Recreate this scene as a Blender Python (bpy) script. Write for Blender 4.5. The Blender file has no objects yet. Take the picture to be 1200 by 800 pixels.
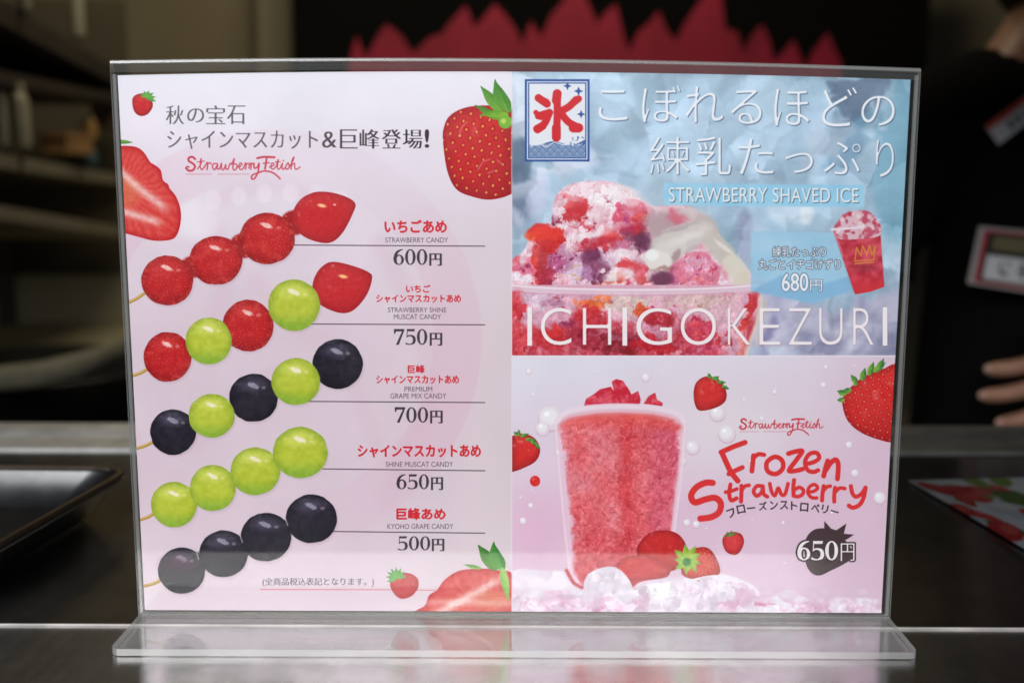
import bpy, bmesh, math, random
import numpy as np
from mathutils import Vector, Matrix

# ------------------------------------------------------------------ camera, world, lamps, exposure
scene = bpy.context.scene
COL = scene.collection
R = math.radians

CAM = Vector((0.00196572, -0.4192019, 0.17795566))
PITCH, YAW, ROLL = R(8.60832702), R(-0.31729204), R(0.10923174)
fwd = Vector((math.sin(YAW)*math.cos(PITCH), math.cos(YAW)*math.cos(PITCH), -math.sin(PITCH)))
rgt = Vector((math.cos(YAW), -math.sin(YAW), 0))
upv = rgt.cross(fwd)
rgt2 = rgt*math.cos(ROLL) + upv*math.sin(ROLL)
upv2 = -rgt*math.sin(ROLL) + upv*math.cos(ROLL)
cam_d = bpy.data.cameras.new('camera')
cam_d.sensor_width = 36.0
cam_d.lens = 38.4
cam_d.clip_start = 0.02
cam_d.clip_end = 60
cam_d.dof.use_dof = True
cam_d.dof.focus_distance = 0.435
cam_d.dof.aperture_fstop = 6.6
cam = bpy.data.objects.new('camera', cam_d)
m3 = Matrix((rgt2, upv2, -fwd)).transposed()
cam.matrix_world = Matrix.Translation(CAM) @ m3.to_4x4()
COL.objects.link(cam)
scene.camera = cam

world = bpy.data.worlds.new('World')
scene.world = world
world.use_nodes = True
wb = world.node_tree.nodes['Background']
wb.inputs[0].default_value = (0.75, 0.85, 1.0, 1)
wb.inputs[1].default_value = 0.05

def area(name, loc, target, sx, sy, power, col):
    d = bpy.data.lights.new(name, 'AREA')
    d.shape = 'RECTANGLE'; d.size = sx; d.size_y = sy; d.energy = power; d.color = col
    o = bpy.data.objects.new(name, d)
    o.location = loc
    o.rotation_euler = (Vector(target)-Vector(loc)).to_track_quat('-Z', 'Y').to_euler()
    COL.objects.link(o)
    return o
# daylight falling in through the open serving hatch behind and above the photographer
area('hatch_daylight', (-0.25, -1.0, 0.78), (0, 0, 0.11), 1.6, 0.7, 25.5, (1.0, 0.985, 0.985))
# dim warm kitchen lamp over the back room
area('kitchen_lamp', (-0.1, 1.35, 1.6), (-0.3, 2.4, 0.2), 1.0, 0.4, 14, (1.0, 0.86, 0.62))

vs = scene.view_settings
vs.view_transform = 'Standard'; vs.look = 'None'; vs.gamma = 1; vs.exposure = 0.0
vs.use_curve_mapping = False
scene.cycles.max_bounces = 10
scene.cycles.transparent_max_bounces = 24
scene.cycles.caustics_reflective = True
scene.cycles.sample_clamp_indirect = 4

# ------------------------------------------------------------------ helpers
def at(px, py, Y):
    """point of the plane y = Y that stands at this spot of a 1200 x 800 picture"""
    d = fwd*1280 + rgt2*(px-600) + upv2*(400-py)
    t = (Y-CAM.y)/d.y
    return CAM + d*t
def on(px, py, Z=0.0):
    d = fwd*1280 + rgt2*(px-600) + upv2*(400-py)
    t = (Z-CAM.z)/d.z
    return CAM + d*t

def tag(o, label=None, cat=None, group=None, kind=None):
    if label: o['label'] = label
    if cat: o['category'] = cat
    if group: o['group'] = group
    if kind: o['kind'] = kind
    return o
def empty(name, loc, label, cat, group=None):
    o = bpy.data.objects.new(name, None)
    o.location = loc; COL.objects.link(o)
    o.empty_display_size = 0.02
    return tag(o, label, cat, group)
def obj(name, bm, mats, parent=None, smooth=False):
    me = bpy.data.meshes.new(name)
    bmesh.ops.recalc_face_normals(bm, faces=bm.faces)
    if parent is not None:
        bmesh.ops.translate(bm, verts=bm.verts, vec=-parent_loc(parent))
    bm.to_mesh(me); bm.free()
    if not isinstance(mats, (list, tuple)): mats = [mats]
    for m in mats: me.materials.append(m)
    if smooth:
        for p in me.polygons: p.use_smooth = True
    o = bpy.data.objects.new(name, me)
    COL.objects.link(o)
    if parent is not None: o.parent = parent
    return o
def parent_loc(p):
    v = Vector((0, 0, 0))
    while p is not None:
        v = v + Vector(p.location); p = p.parent
    return v
def box(bm, x0, x1, y0, y1, z0, z1, mi=0):
    v = [bm.verts.new((x, y, z)) for x in (x0, x1) for y in (y0, y1) for z in (z0, z1)]
    fs = []
    for f in ((0,1,3,2), (4,6,7,5), (0,4,5,1), (2,3,7,6), (0,2,6,4), (1,5,7,3)):
        face = bm.faces.new([v[i] for i in f]); face.material_index = mi; fs.append(face)
    return fs
def bevel(bm, w, seg=2):
    bmesh.ops.bevel(bm, geom=list(bm.edges), offset=w, segments=seg, affect='EDGES', profile=0.5)
def bar(bm, a, b, w, h):
    """a beam from a to b, w across, h high"""
    a, b = Vector(a), Vector(b)
    d = (b-a).normalized(); s = d.cross(Vector((0, 0, 1))).normalized(); u = s.cross(d)
    v = []
    for p in (a, b):
        for (i, j) in ((-1, -1), (1, -1), (1, 1), (-1, 1)):
            v.append(bm.verts.new(p + s*w/2*i + u*h/2*j))
    for f in ((3,2,1,0), (4,5,6,7), (0,1,5,4), (1,2,6,5), (2,3,7,6), (3,0,4,7)):
        bm.faces.new([v[i] for i in f])
def lathe(bm, prof, c, n=24):
    rings = []
    for (r, z) in prof:
        rings.append([bm.verts.new((c[0]+r*math.cos(2*math.pi*k/n), c[1]+r*math.sin(2*math.pi*k/n), c[2]+z)) for k in range(n)])
    for a, b in zip(rings, rings[1:]):
        for k in range(n):
            bm.faces.new((a[k], a[(k+1) % n], b[(k+1) % n], b[k]))
    bm.faces.new(rings[0][::-1]); bm.faces.new(rings[-1])

# ------------------------------------------------------------------ materials
def mat(name, col, rough=0.5, metal=0.0, spec=0.5, noise=0.0, nscale=20, bump=0.0, vary_rough=0.0):
    m = bpy.data.materials.new(name); m.use_nodes = True
    nt = m.node_tree; p = nt.nodes['Principled BSDF']
    p.inputs['Base Color'].default_value = (*col, 1)
    p.inputs['Roughness'].default_value = rough
    p.inputs['Metallic'].default_value = metal
    p.inputs['Specular IOR Level'].default_value = spec
    tc = nt.nodes.new('ShaderNodeTexCoord')
    n = nt.nodes.new('ShaderNodeTexNoise'); n.inputs['Scale'].default_value = nscale
    n.inputs['Detail'].default_value = 5
    nt.links.new(tc.outputs['Object'], n.inputs['Vector'])
    if noise:
        mx = nt.nodes.new('ShaderNodeMix'); mx.data_type = 'RGBA'; mx.blend_type = 'MULTIPLY'
        mx.inputs['Factor'].default_value = noise
        mx.inputs['A'].default_value = (*col, 1)
        cr = nt.nodes.new('ShaderNodeValToRGB')
        cr.color_ramp.elements[0].position = 0.3; cr.color_ramp.elements[0].color = (0.3, 0.3, 0.3, 1)
        cr.color_ramp.elements[1].position = 0.7; cr.color_ramp.elements[1].color = (1.2, 1.2, 1.2, 1)
        nt.links.new(n.outputs['Fac'], cr.inputs['Fac'])
        nt.links.new(cr.outputs['Color'], mx.inputs['B'])
        nt.links.new(mx.outputs['Result'], p.inputs['Base Color'])
    if vary_rough:
        mr = nt.nodes.new('ShaderNodeMapRange')
        mr.inputs['To Min'].default_value = rough-vary_rough; mr.inputs['To Max'].default_value = rough+vary_rough
        nt.links.new(n.outputs['Fac'], mr.inputs['Value'])
        nt.links.new(mr.outputs['Result'], p.inputs['Roughness'])
    if bump:
        b = nt.nodes.new('ShaderNodeBump'); b.inputs['Strength'].default_value = bump; b.inputs['Distance'].default_value = 0.002
        nt.links.new(n.outputs['Fac'], b.inputs['Height'])
        nt.links.new(b.outputs['Normal'], p.inputs['Normal'])
    return m

def steel(name, col, rough, streak=(3, 400, 400), bstr=0.05, aniso=0.0):
    """brushed stainless steel: long fine scratches and faint smears"""
    m = bpy.data.materials.new(name); m.use_nodes = True
    nt = m.node_tree; p = nt.nodes['Principled BSDF']
    p.inputs['Metallic'].default_value = 1
    p.inputs['Base Color'].default_value = (*col, 1)
    tc = nt.nodes.new('ShaderNodeTexCoord')
    mp = nt.nodes.new('ShaderNodeMapping'); mp.inputs['Scale'].default_value = streak
    n = nt.nodes.new('ShaderNodeTexNoise'); n.inputs['Scale'].default_value = 1; n.inputs['Detail'].default_value = 3
    nt.links.new(tc.outputs['Object'], mp.inputs['Vector']); nt.links.new(mp.outputs['Vector'], n.inputs['Vector'])
    n2 = nt.nodes.new('ShaderNodeTexNoise'); n2.inputs['Scale'].default_value = 18; n2.inputs['Detail'].default_value = 4
    nt.links.new(tc.outputs['Object'], n2.inputs['Vector'])
    ad = nt.nodes.new('ShaderNodeMath'); ad.operation = 'ADD'
    nt.links.new(n.outputs['Fac'], ad.inputs[0]); nt.links.new(n2.outputs['Fac'], ad.inputs[1])
    mr = nt.nodes.new('ShaderNodeMapRange'); mr.inputs['From Min'].default_value = 0.7; mr.inputs['From Max'].default_value = 1.3
    mr.inputs['To Min'].default_value = rough*0.92; mr.inputs['To Max'].default_value = rough*1.08
    nt.links.new(ad.outputs[0], mr.inputs['Value']); nt.links.new(mr.outputs['Result'], p.inputs['Roughness'])
    n3 = nt.nodes.new('ShaderNodeTexNoise'); n3.inputs['Scale'].default_value = 30; n3.inputs['Detail'].default_value = 8; n3.inputs['Roughness'].default_value = .7
    nt.links.new(tc.outputs['Object'], n3.inputs['Vector'])
    cr = nt.nodes.new('ShaderNodeValToRGB')      # smears and water marks
    cr.color_ramp.elements[0].position = .38; cr.color_ramp.elements[0].color = (*[c*.78 for c in col], 1)
    cr.color_ramp.elements[1].position = .58; cr.color_ramp.elements[1].color = (*col, 1)
    nt.links.new(n3.outputs['Fac'], cr.inputs['Fac']); nt.links.new(cr.outputs['Color'], p.inputs['Base Color'])
    b = nt.nodes.new('ShaderNodeBump'); b.inputs['Strength'].default_value = bstr; b.inputs['Distance'].default_value = 0.0005
    nt.links.new(n.outputs['Fac'], b.inputs['Height']); nt.links.new(b.outputs['Normal'], p.inputs['Normal'])
    if aniso:
        p.inputs['Anisotropic'].default_value = aniso
        cv = nt.nodes.new('ShaderNodeCombineXYZ'); cv.inputs['Y'].default_value = 1
        nt.links.new(cv.outputs[0], p.inputs['Tangent'])
    return m

def acrylic(name, tint=(0.99, 0.993, 0.993), rough=0.012, haze=(0.0, 0.008)):
    m = bpy.data.materials.new(name); m.use_nodes = True
    nt = m.node_tree; nt.nodes.clear()
    out = nt.nodes.new('ShaderNodeOutputMaterial')
    tr = nt.nodes.new('ShaderNodeBsdfTransparent'); tr.inputs[0].default_value = (*tint, 1)
    gl = nt.nodes.new('ShaderNodeBsdfGlossy'); gl.inputs['Roughness'].default_value = rough
    fr = nt.nodes.new('ShaderNodeFresnel'); fr.inputs['IOR'].default_value = 1.49
    ge = nt.nodes.new('ShaderNodeNewGeometry')      # the same reflectance on entering and on leaving the clear slab
    ir = nt.nodes.new('ShaderNodeMapRange'); ir.inputs['To Min'].default_value = 1.49; ir.inputs['To Max'].default_value = 1/1.49
    nt.links.new(ge.outputs['Backfacing'], ir.inputs['Value']); nt.links.new(ir.outputs['Result'], fr.inputs['IOR'])
    mx = nt.nodes.new('ShaderNodeMixShader')
    tc = nt.nodes.new('ShaderNodeTexCoord')
    n = nt.nodes.new('ShaderNodeTexNoise'); n.inputs['Scale'].default_value = 9
    b = nt.nodes.new('ShaderNodeBump'); b.inputs['Strength'].default_value = 0.08; b.inputs['Distance'].default_value = 0.002
    nt.links.new(tc.outputs['Object'], n.inputs['Vector']); nt.links.new(n.outputs['Fac'], b.inputs['Height'])
    nt.links.new(b.outputs['Normal'], gl.inputs['Normal'])
    # a little dust and fine wiping haze on the surface
    df = nt.nodes.new('ShaderNodeBsdfDiffuse'); df.inputs[0].default_value = (0.8, 0.8, 0.82, 1)
    n2 = nt.nodes.new('ShaderNodeTexNoise'); n2.inputs['Scale'].default_value = 60; n2.inputs['Detail'].default_value = 6
    nt.links.new(tc.outputs['Object'], n2.inputs['Vector'])
    mr = nt.nodes.new('ShaderNodeMapRange'); mr.inputs['From Min'].default_value = 0.4; mr.inputs['From Max'].default_value = 0.8
    mr.inputs['To Min'].default_value = haze[0]; mr.inputs['To Max'].default_value = haze[1]
    nt.links.new(n2.outputs['Fac'], mr.inputs['Value'])
    mx2 = nt.nodes.new('ShaderNodeMixShader')
    nt.links.new(mr.outputs['Result'], mx2.inputs[0])
    nt.links.new(tr.outputs[0], mx2.inputs[1]); nt.links.new(df.outputs[0], mx2.inputs[2])
    nt.links.new(fr.outputs[0], mx.inputs[0]); nt.links.new(mx2.outputs[0], mx.inputs[1]); nt.links.new(gl.outputs[0], mx.inputs[2])
    nt.links.new(mx.outputs[0], out.inputs[0])
    return m
def acrylic_edge(name, tfac=0.3, col=(0.78, 0.8, 0.8)):
    m = bpy.data.materials.new(name); m.use_nodes = True
    nt = m.node_tree; nt.nodes.clear()
    out = nt.nodes.new('ShaderNodeOutputMaterial')
    tr = nt.nodes.new('ShaderNodeBsdfTransparent'); tr.inputs[0].default_value = (0.9, 0.93, 0.92, 1)
    gl = nt.nodes.new('ShaderNodeBsdfGlossy'); gl.inputs['Roughness'].default_value = 0.18
    df = nt.nodes.new('ShaderNodeBsdfDiffuse'); df.inputs[0].default_value = (*col, 1)
    tl = nt.nodes.new('ShaderNodeBsdfTranslucent'); tl.inputs[0].default_value = (*col, 1)
    a = nt.nodes.new('ShaderNodeMixShader'); a.inputs[0].default_value = 0.5
    nt.links.new(df.outputs[0], a.inputs[1]); nt.links.new(tl.outputs[0], a.inputs[2])
    b = nt.nodes.new('ShaderNodeMixShader'); b.inputs[0].default_value = 0.35
    nt.links.new(a.outputs[0], b.inputs[1]); nt.links.new(gl.outputs[0], b.inputs[2])
    c = nt.nodes.new('ShaderNodeMixShader'); c.inputs[0].default_value = tfac
    nt.links.new(b.outputs[0], c.inputs[1]); nt.links.new(tr.outputs[0], c.inputs[2])
    nt.links.new(c.outputs[0], out.inputs[0])
    return m
def image_mat(name, arr, rough=0.45, spec=0.25):
    """a print: the artwork array (rows from the top, sRGB 0..1) painted by this script"""
    h, w, _ = arr.shape
    im = bpy.data.images.new(name, w, h)
    px = np.ones((h, w, 4), np.float32); px[:, :, :3] = np.clip(arr[::-1], 0, 1)
    im.pixels.foreach_set(px.ravel()); im.update(); im.pack()
    m = bpy.data.materials.new(name); m.use_nodes = True
    nt = m.node_tree; p = nt.nodes['Principled BSDF']
    t = nt.nodes.new('ShaderNodeTexImage'); t.image = im; t.interpolation = 'Linear'; t.extension = 'EXTEND'
    nt.links.new(t.outputs['Color'], p.inputs['Base Color'])
    p.inputs['Roughness'].default_value = rough
    p.inputs['Specular IOR Level'].default_value = spec
    return m

# ------------------------------------------------------------------ the printed menu artwork, painted in numpy
# layout units: image pixels, mapped onto the sheet's own metres through the fitted homography HM
HM = np.array([[2.89420241e+03, -1.98119878e+02, 6.00406038e+02],
               [2.97207956e+00, -3.00473662e+03, 7.28487403e+02],
               [-1.24124424e-02, -3.39315866e-01, 1.0]])
HI = np.linalg.inv(HM)
SX0, SX1, SZ0, SZ1 = -0.1485, 0.1485, 0.0045, 0.2175
TW, TH = 2800, 2008
_u = (np.arange(TW, dtype=np.float32)+0.5)/TW*(SX1-SX0)+SX0
_v = SZ1-(np.arange(TH, dtype=np.float32)+0.5)/TH*(SZ1-SZ0)
_w = HM[2, 0]*_u[None]+HM[2, 1]*_v[:, None]+1
AX = ((HM[0, 0]*_u[None]+HM[0, 1]*_v[:, None]+HM[0, 2])/_w).astype(np.float32)
AY = ((HM[1, 0]*_u[None]+HM[1, 1]*_v[:, None]+HM[1, 2])/_w).astype(np.float32)
ART = np.zeros((TH, TW, 3), np.float32)
def totex(P):
    P = np.asarray(P, float)
    q = np.c_[P, np.ones(len(P))] @ HI.T
    x, z = q[:, 0]/q[:, 2], q[:, 1]/q[:, 2]
    return np.c_[(x-SX0)/(SX1-SX0)*TW, (SZ1-z)/(SZ1-SZ0)*TH]
rng = np.random.default_rng(7)
random.seed(7)
def win(x0, y0, x1, y1):
    t = totex([(x0, y0), (x1, y0), (x0, y1), (x1, y1)])
    a, b = np.floor(t.min(0)).astype(int)-2, np.ceil(t.max(0)).astype(int)+3
    a = np.maximum(a, 0); b = np.minimum(b, (TW, TH))
    b = np.maximum(b, a)
    return (slice(a[1], b[1]), slice(a[0], b[0]))
def put(sl, m, c):
    if m.size == 0: return
    c = np.asarray(c, np.float32)
    if c.max() > 1.5: c = c/255
    ART[sl] = ART[sl]*(1-m[..., None])+c*m[..., None]
CLIP = None
def clipm(sl):
    if CLIP is None: return 1.0
    x0, y0, x1, y1 = CLIP
    X, Y = AX[sl], AY[sl]
    return np.clip((X-x0)*3+.5, 0, 1)*np.clip((x1-X)*3+.5, 0, 1)*np.clip((Y-y0)*3+.5, 0, 1)*np.clip((y1-Y)*3+.5, 0, 1)
def noise(X, Y, sc, seed=0, octs=4, per=64):
    r = np.random.default_rng(seed); out = 0; amp = 1; tot = 0
    for o in range(octs):
        g = r.random((per, per)).astype(np.float32)
        x = X/sc*(2**o); y = Y/sc*(2**o)
        xi = np.floor(x).astype(int); yi = np.floor(y).astype(int)
        fx = x-xi; fy = y-yi; fx = fx*fx*(3-2*fx); fy = fy*fy*(3-2*fy)
        a = g[yi % per, xi % per]; b = g[yi % per, (xi+1) % per]; c = g[(yi+1) % per, xi % per]; d = g[(yi+1) % per, (xi+1) % per]
        out = out+amp*((a*(1-fx)+b*fx)*(1-fy)+(c*(1-fx)+d*fx)*fy); tot += amp; amp *= .5
    return out/tot
def cells(X, Y, sc, seed=0, jit=0.9):
    """Voronoi cells: id noise, distance to nearest, edge distance"""
    r = np.random.default_rng(seed); per = 64
    gx = r.random((per, per))*jit; gy = r.random((per, per))*jit; gv = r.random((per, per)).astype(np.float32)
    x = X/sc; y = Y/sc; xi = np.floor(x).astype(int); yi = np.floor(y).astype(int)
    d1 = np.full(X.shape, 9., np.float32); d2 = d1.copy(); v = np.zeros(X.shape, np.float32)
    for dy in (-1, 0, 1):
        for dx in (-1, 0, 1):
            cx = xi+dx; cy = yi+dy
            px = cx+gx[cy % per, cx % per]; py = cy+gy[cy % per, cx % per]
            d = np.hypot(x-px, y-py).astype(np.float32)
            n = d < d1
            d2 = np.where(n, d1, np.minimum(d2, d)); v = np.where(n, gv[cy % per, cx % per], v); d1 = np.where(n, d, d1)
    return v, d1, d2-d1
def cover(P0, P1, w, h):
    """signed-area scanline coverage of oriented outline segments (texel units) in a w x h window"""
    SS = 3
    acc = np.zeros((h*SS, w+2), np.float64)
    y0 = P0[:, 1]*SS; y1 = P1[:, 1]*SS
    sgn = np.where(y1 > y0, 1.0, -1.0)
    lo = np.minimum(y0, y1); hi = np.maximum(y0, y1)
    a = np.ceil(lo-.5).astype(int); b = np.ceil(hi-.5).astype(int)
    n = np.maximum(b-a, 0)
    idx = np.repeat(np.arange(len(n)), n)
    off = np.arange(len(idx))-np.repeat(np.cumsum(n)-n, n)
    row = a[idx]+off
    t = (row+.5-y0[idx])/(y1[idx]-y0[idx])
    x = P0[idx, 0]+t*(P1[idx, 0]-P0[idx, 0])
    ok = (row >= 0) & (row < h*SS)
    row, x, s = row[ok], np.clip(x[ok], 0, w), sgn[idx][ok]
    i = np.floor(x).astype(int); f = x-i
    np.add.at(acc, (row, i), s*(1-f)); np.add.at(acc, (row, i+1), s*f)
    c = np.cumsum(acc, 1)[:, :w]
    return np.clip(np.abs(c).reshape(h, SS, w), 0, 1).mean(1).astype(np.float32)
def spline(pts, n=10, closed=True):
    P = np.array(pts, float); out = []; k = len(P)
    rg = range(k) if closed else range(k-1)
    for i in rg:
        if closed: p0, p1, p2, p3 = P[(i-1) % k], P[i], P[(i+1) % k], P[(i+2) % k]
        else: p0, p1, p2, p3 = P[max(i-1, 0)], P[i], P[i+1], P[min(i+2, k-1)]
        for t in np.linspace(0, 1, n, endpoint=False):
            out.append(.5*((2*p1)+(-p0+p2)*t+(2*p0-5*p1+4*p2-p3)*t*t+(-p0+3*p1-3*p2+p3)*t**3))
    if not closed: out.append(P[-1])
    return np.array(out)
def blur(m, r):
    r = int(r)
    if r < 1: return m
    for ax in (0, 1):
        for _ in range(2):
            pad = [(r, r) if a == ax else (0, 0) for a in (0, 1)]
            p = np.cumsum(np.pad(m, pad, mode='edge'), axis=ax, dtype=np.float64)
            z = np.zeros_like(np.take(p, [0], ax)); p = np.concatenate([z, p], ax)
            n = m.shape[ax]; k = 2*r+1
            m = (np.take(p, range(k, k+n), ax)-np.take(p, range(0, n), ax))/k if p.shape[ax] >= k+n else m
    return m.astype(np.float32)
def pmask(pts, pad=4):
    pts = np.asarray(pts, float)
    sl = win(pts[:, 0].min()-pad, pts[:, 1].min()-pad, pts[:, 0].max()+pad, pts[:, 1].max()+pad)
    h, w = sl[0].stop-sl[0].start, sl[1].stop-sl[1].start
    if h <= 0 or w <= 0: return sl, np.zeros((max(h, 0), max(w, 0)), np.float32)
    T = totex(pts)-(sl[1].start, sl[0].start)
    return sl, cover(T, np.roll(T, -1, 0), w, h)*clipm(sl)
def poly(pts, col, smooth=True, soft=0, alpha=1, pad=4, fn=None):
    P = spline(pts) if smooth else pts
    sl, m = pmask(P, pad+soft)
    if m.size == 0: return sl, m
    if soft: m = blur(m, soft*3)*clipm(sl)
    c = col
    if fn is not None: c = fn(AX[sl], AY[sl], m)
    put(sl, m*alpha, c)
    return sl, m
def ell(cx, cy, rx, ry, col, rot=0, soft=.5, alpha=1, wob=0, seed=0, fn=None):
    R_ = max(rx, ry)*1.3+soft*2+wob
    sl = win(cx-R_, cy-R_, cx+R_, cy+R_); X, Y = AX[sl], AY[sl]
    if X.size == 0: return
    if wob:
        X = X+(noise(X, Y, 9, seed+1)-.5)*wob*2; Y = Y+(noise(X, Y, 9, seed+2)-.5)*wob*2
    c, s = math.cos(rot), math.sin(rot)
    u = ((X-cx)*c+(Y-cy)*s)/rx; v = (-(X-cx)*s+(Y-cy)*c)/ry
    d = (1-np.sqrt(u*u+v*v+1e-6))*min(rx, ry)
    m = np.clip(d/(2*soft)+.5, 0, 1); m = m*m*(3-2*m)*clipm(sl)
    put(sl, m*alpha, fn(AX[sl], AY[sl], u, v) if fn else col)
def stroke(pts, wd, col, closed=False, smooth=True, alpha=1, soft=.35, taper=None):
    P = spline(pts, 6, closed) if smooth else np.array(pts, float)
    if closed: P = np.r_[P, P[:1]]
    pd = wd+3
    sl = win(P[:, 0].min()-pd, P[:, 1].min()-pd, P[:, 0].max()+pd, P[:, 1].max()+pd)
    X, Y = AX[sl], AY[sl]
    if X.size == 0: return
    best = np.full(X.shape, -99., np.float32)
    n = len(P)-1
    for i in range(n):
        a, b = P[i], P[i+1]; d = b-a; L = d@d+1e-9
        t = np.clip(((X-a[0])*d[0]+(Y-a[1])*d[1])/L, 0, 1)
        w = wd/2
        if taper: w = w*(taper[0]+(taper[1]-taper[0])*(i+t)/n)
        best = np.maximum(best, w-np.hypot(X-a[0]-t*d[0], Y-a[1]-t*d[1]))
    put(sl, np.clip(best/(2*soft)+.5, 0, 1)*clipm(sl)*alpha, col)
def rect(x0, y0, x1, y1, col, alpha=1, fn=None, soft=0):
    return poly([(x0, y0), (x1, y0), (x1, y1), (x0, y1)], col, smooth=False, alpha=alpha, fn=fn, soft=soft)
def crystal(P, cell, disp, light, emb, seed, ax=1.0, ay=1.0, soft=6, alpha=1.0, fine=2.0, fd=.5, glint=1.1):
    """break the painted area into small facets that shift and tilt it, as ice does in a photograph"""
    sl, m = pmask(spline(P) if len(P) > 4 else P)
    if m.size == 0: return
    m = blur(m, soft)*clipm(sl); X, Y = AX[sl], AY[sl]; src = ART[sl].copy(); h, w = m.shape
    Xw = X*ax+(noise(X, Y, cell*1.3, seed)-.5)*cell*1.2; Yw = Y*ay+(noise(X, Y, cell*1.3, seed+1)-.5)*cell*1.2
    v, d1, ed = cells(Xw, Yw, cell, seed+2)
    v2 = (v*7.31) % 1; v3 = (v*13.7) % 1
    dx = ((v-.5)*disp+(noise(X, Y, fine, seed+5, 3)-.5)*disp*fd)*3; dy = ((v2-.5)*disp+(noise(X, Y, fine, seed+6, 3)-.5)*disp*fd)*3
    yy, xx = np.mgrid[0:h, 0:w]
    ya, yb_, xa = 0, h-1, 0
    if CLIP is not None:
        e = totex([(CLIP[0]+1.5, CLIP[3]-1)])[0]-(sl[1].start, sl[0].start); xa = max(0, int(e[0])); yb_ = min(h-1, int(e[1])-1)
        ya = max(0, int(totex([(800, CLIP[1]+1)])[0][1]-sl[0].start+2))
    q = src[np.clip(yy+dy, ya, yb_).astype(int), np.clip(xx+dx, xa, w-1).astype(int)]
    ang = v3*6.28
    tilt = ((Xw/cell) % 1-.5)*np.cos(ang)+((Yw/cell) % 1-.5)*np.sin(ang)
    n = noise(X, Y, fine*1.5, seed+7, 4); e = n-np.roll(np.roll(n, 3, 0), 3, 1)
    q = q+(((v2-.5)*light+tilt*light*.6+e*emb))[..., None]
    gl = np.clip(1-ed/.07, 0, 1)*(v3 > .62)*light*glint
    q = q+gl[..., None]
    ART[sl] = src*(1-(m*alpha)[..., None])+np.clip(q, 0, 1)*(m*alpha)[..., None]
_gc = {}
def _ring(P, hole=False):
    P = np.asarray(P, float); ar = np.sum(P[:, 0]*np.roll(P[:, 1], -1)-np.roll(P[:, 0], -1)*P[:, 1])
    if (ar < 0) != hole: P = P[::-1]
    return P, np.roll(P, -1, 0)
def _el(cx, cy, rx, ry, e=2.0):
    a = np.linspace(0, 2*math.pi, 48, endpoint=False); c, s = np.cos(a), np.sin(a)
    return np.c_[cx+rx*np.sign(c)*abs(c)**(2/e), cy+ry*np.sign(s)*abs(s)**(2/e)]
def _join(*r): return np.concatenate([q[0] for q in r]), np.concatenate([q[1] for q in r])
# book-face numerals with thick and thin strokes, in a unit box
_gc['serif0'] = _join(_ring(_el(.5, .5, .5, .5)), _ring(_el(.5, .5, .23, .43, 2.3), True))
_gc['serif6'] = _join(_ring(_el(.5, .33, .5, .33)), _ring(_el(.52, .32, .22, .26, 2.2), True),
    _ring(spline([(0, .34), (.03, .58), (.2, .82), (.5, .96), (.88, 1.0), (.87, .95), (.62, .87), (.4, .72), (.3, .52), (.28, .34)], 8)))
_gc['serif5'] = _join(_ring([(.14, 1), (.92, 1), (.86, .85), (.14, .85)]), _ring([(.14, .99), (.21, .99), (.19, .5), (.12, .5)]),
    _ring(spline([(.1, .5), (.25, .6), (.5, .63), (.85, .56), (1, .33), (.9, .1), (.6, .01), (.25, 0), (.02, .05), (.02, .14), (.2, .09), (.45, .06), (.66, .14), (.72, .32), (.64, .48), (.42, .54), (.22, .5), (.14, .45)], 8)))
_gc['serif7'] = _join(_ring([(.0, .99), (1, .99), (1, .9), (.47, 0), (.2, 0), (.78, .84), (.22, .84), (.1, .68), (.02, .68)]))
def glyphs(s, sp=1.0):
    k = (s, sp)
    if k in _gc: return _gc[k]
    cu = bpy.data.curves.new('lettering', 'FONT'); cu.body = s; cu.resolution_u = 8; cu.space_character = sp
    o = bpy.data.objects.new('lettering', cu); COL.objects.link(o)
    me = o.to_mesh()
    V = np.array([v.co[:2] for v in me.vertices]); E_ = []
    for p in me.polygons:        # every face's edges, all turned the same way: inner edges cancel
        vs_ = list(p.vertices); q = V[vs_]
        if np.sum(q[:, 0]*np.roll(q[:, 1], -1)-np.roll(q[:, 0], -1)*q[:, 1]) < 0: vs_ = vs_[::-1]
        E_ += list(zip(vs_, vs_[1:]+vs_[:1]))
    E_ = np.array(E_)
    o.to_mesh_clear(); bpy.data.objects.remove(o); bpy.data.curves.remove(cu)
    r = (V[E_[:, 0]], V[E_[:, 1]]); _gc[k] = r
    return r
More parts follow.
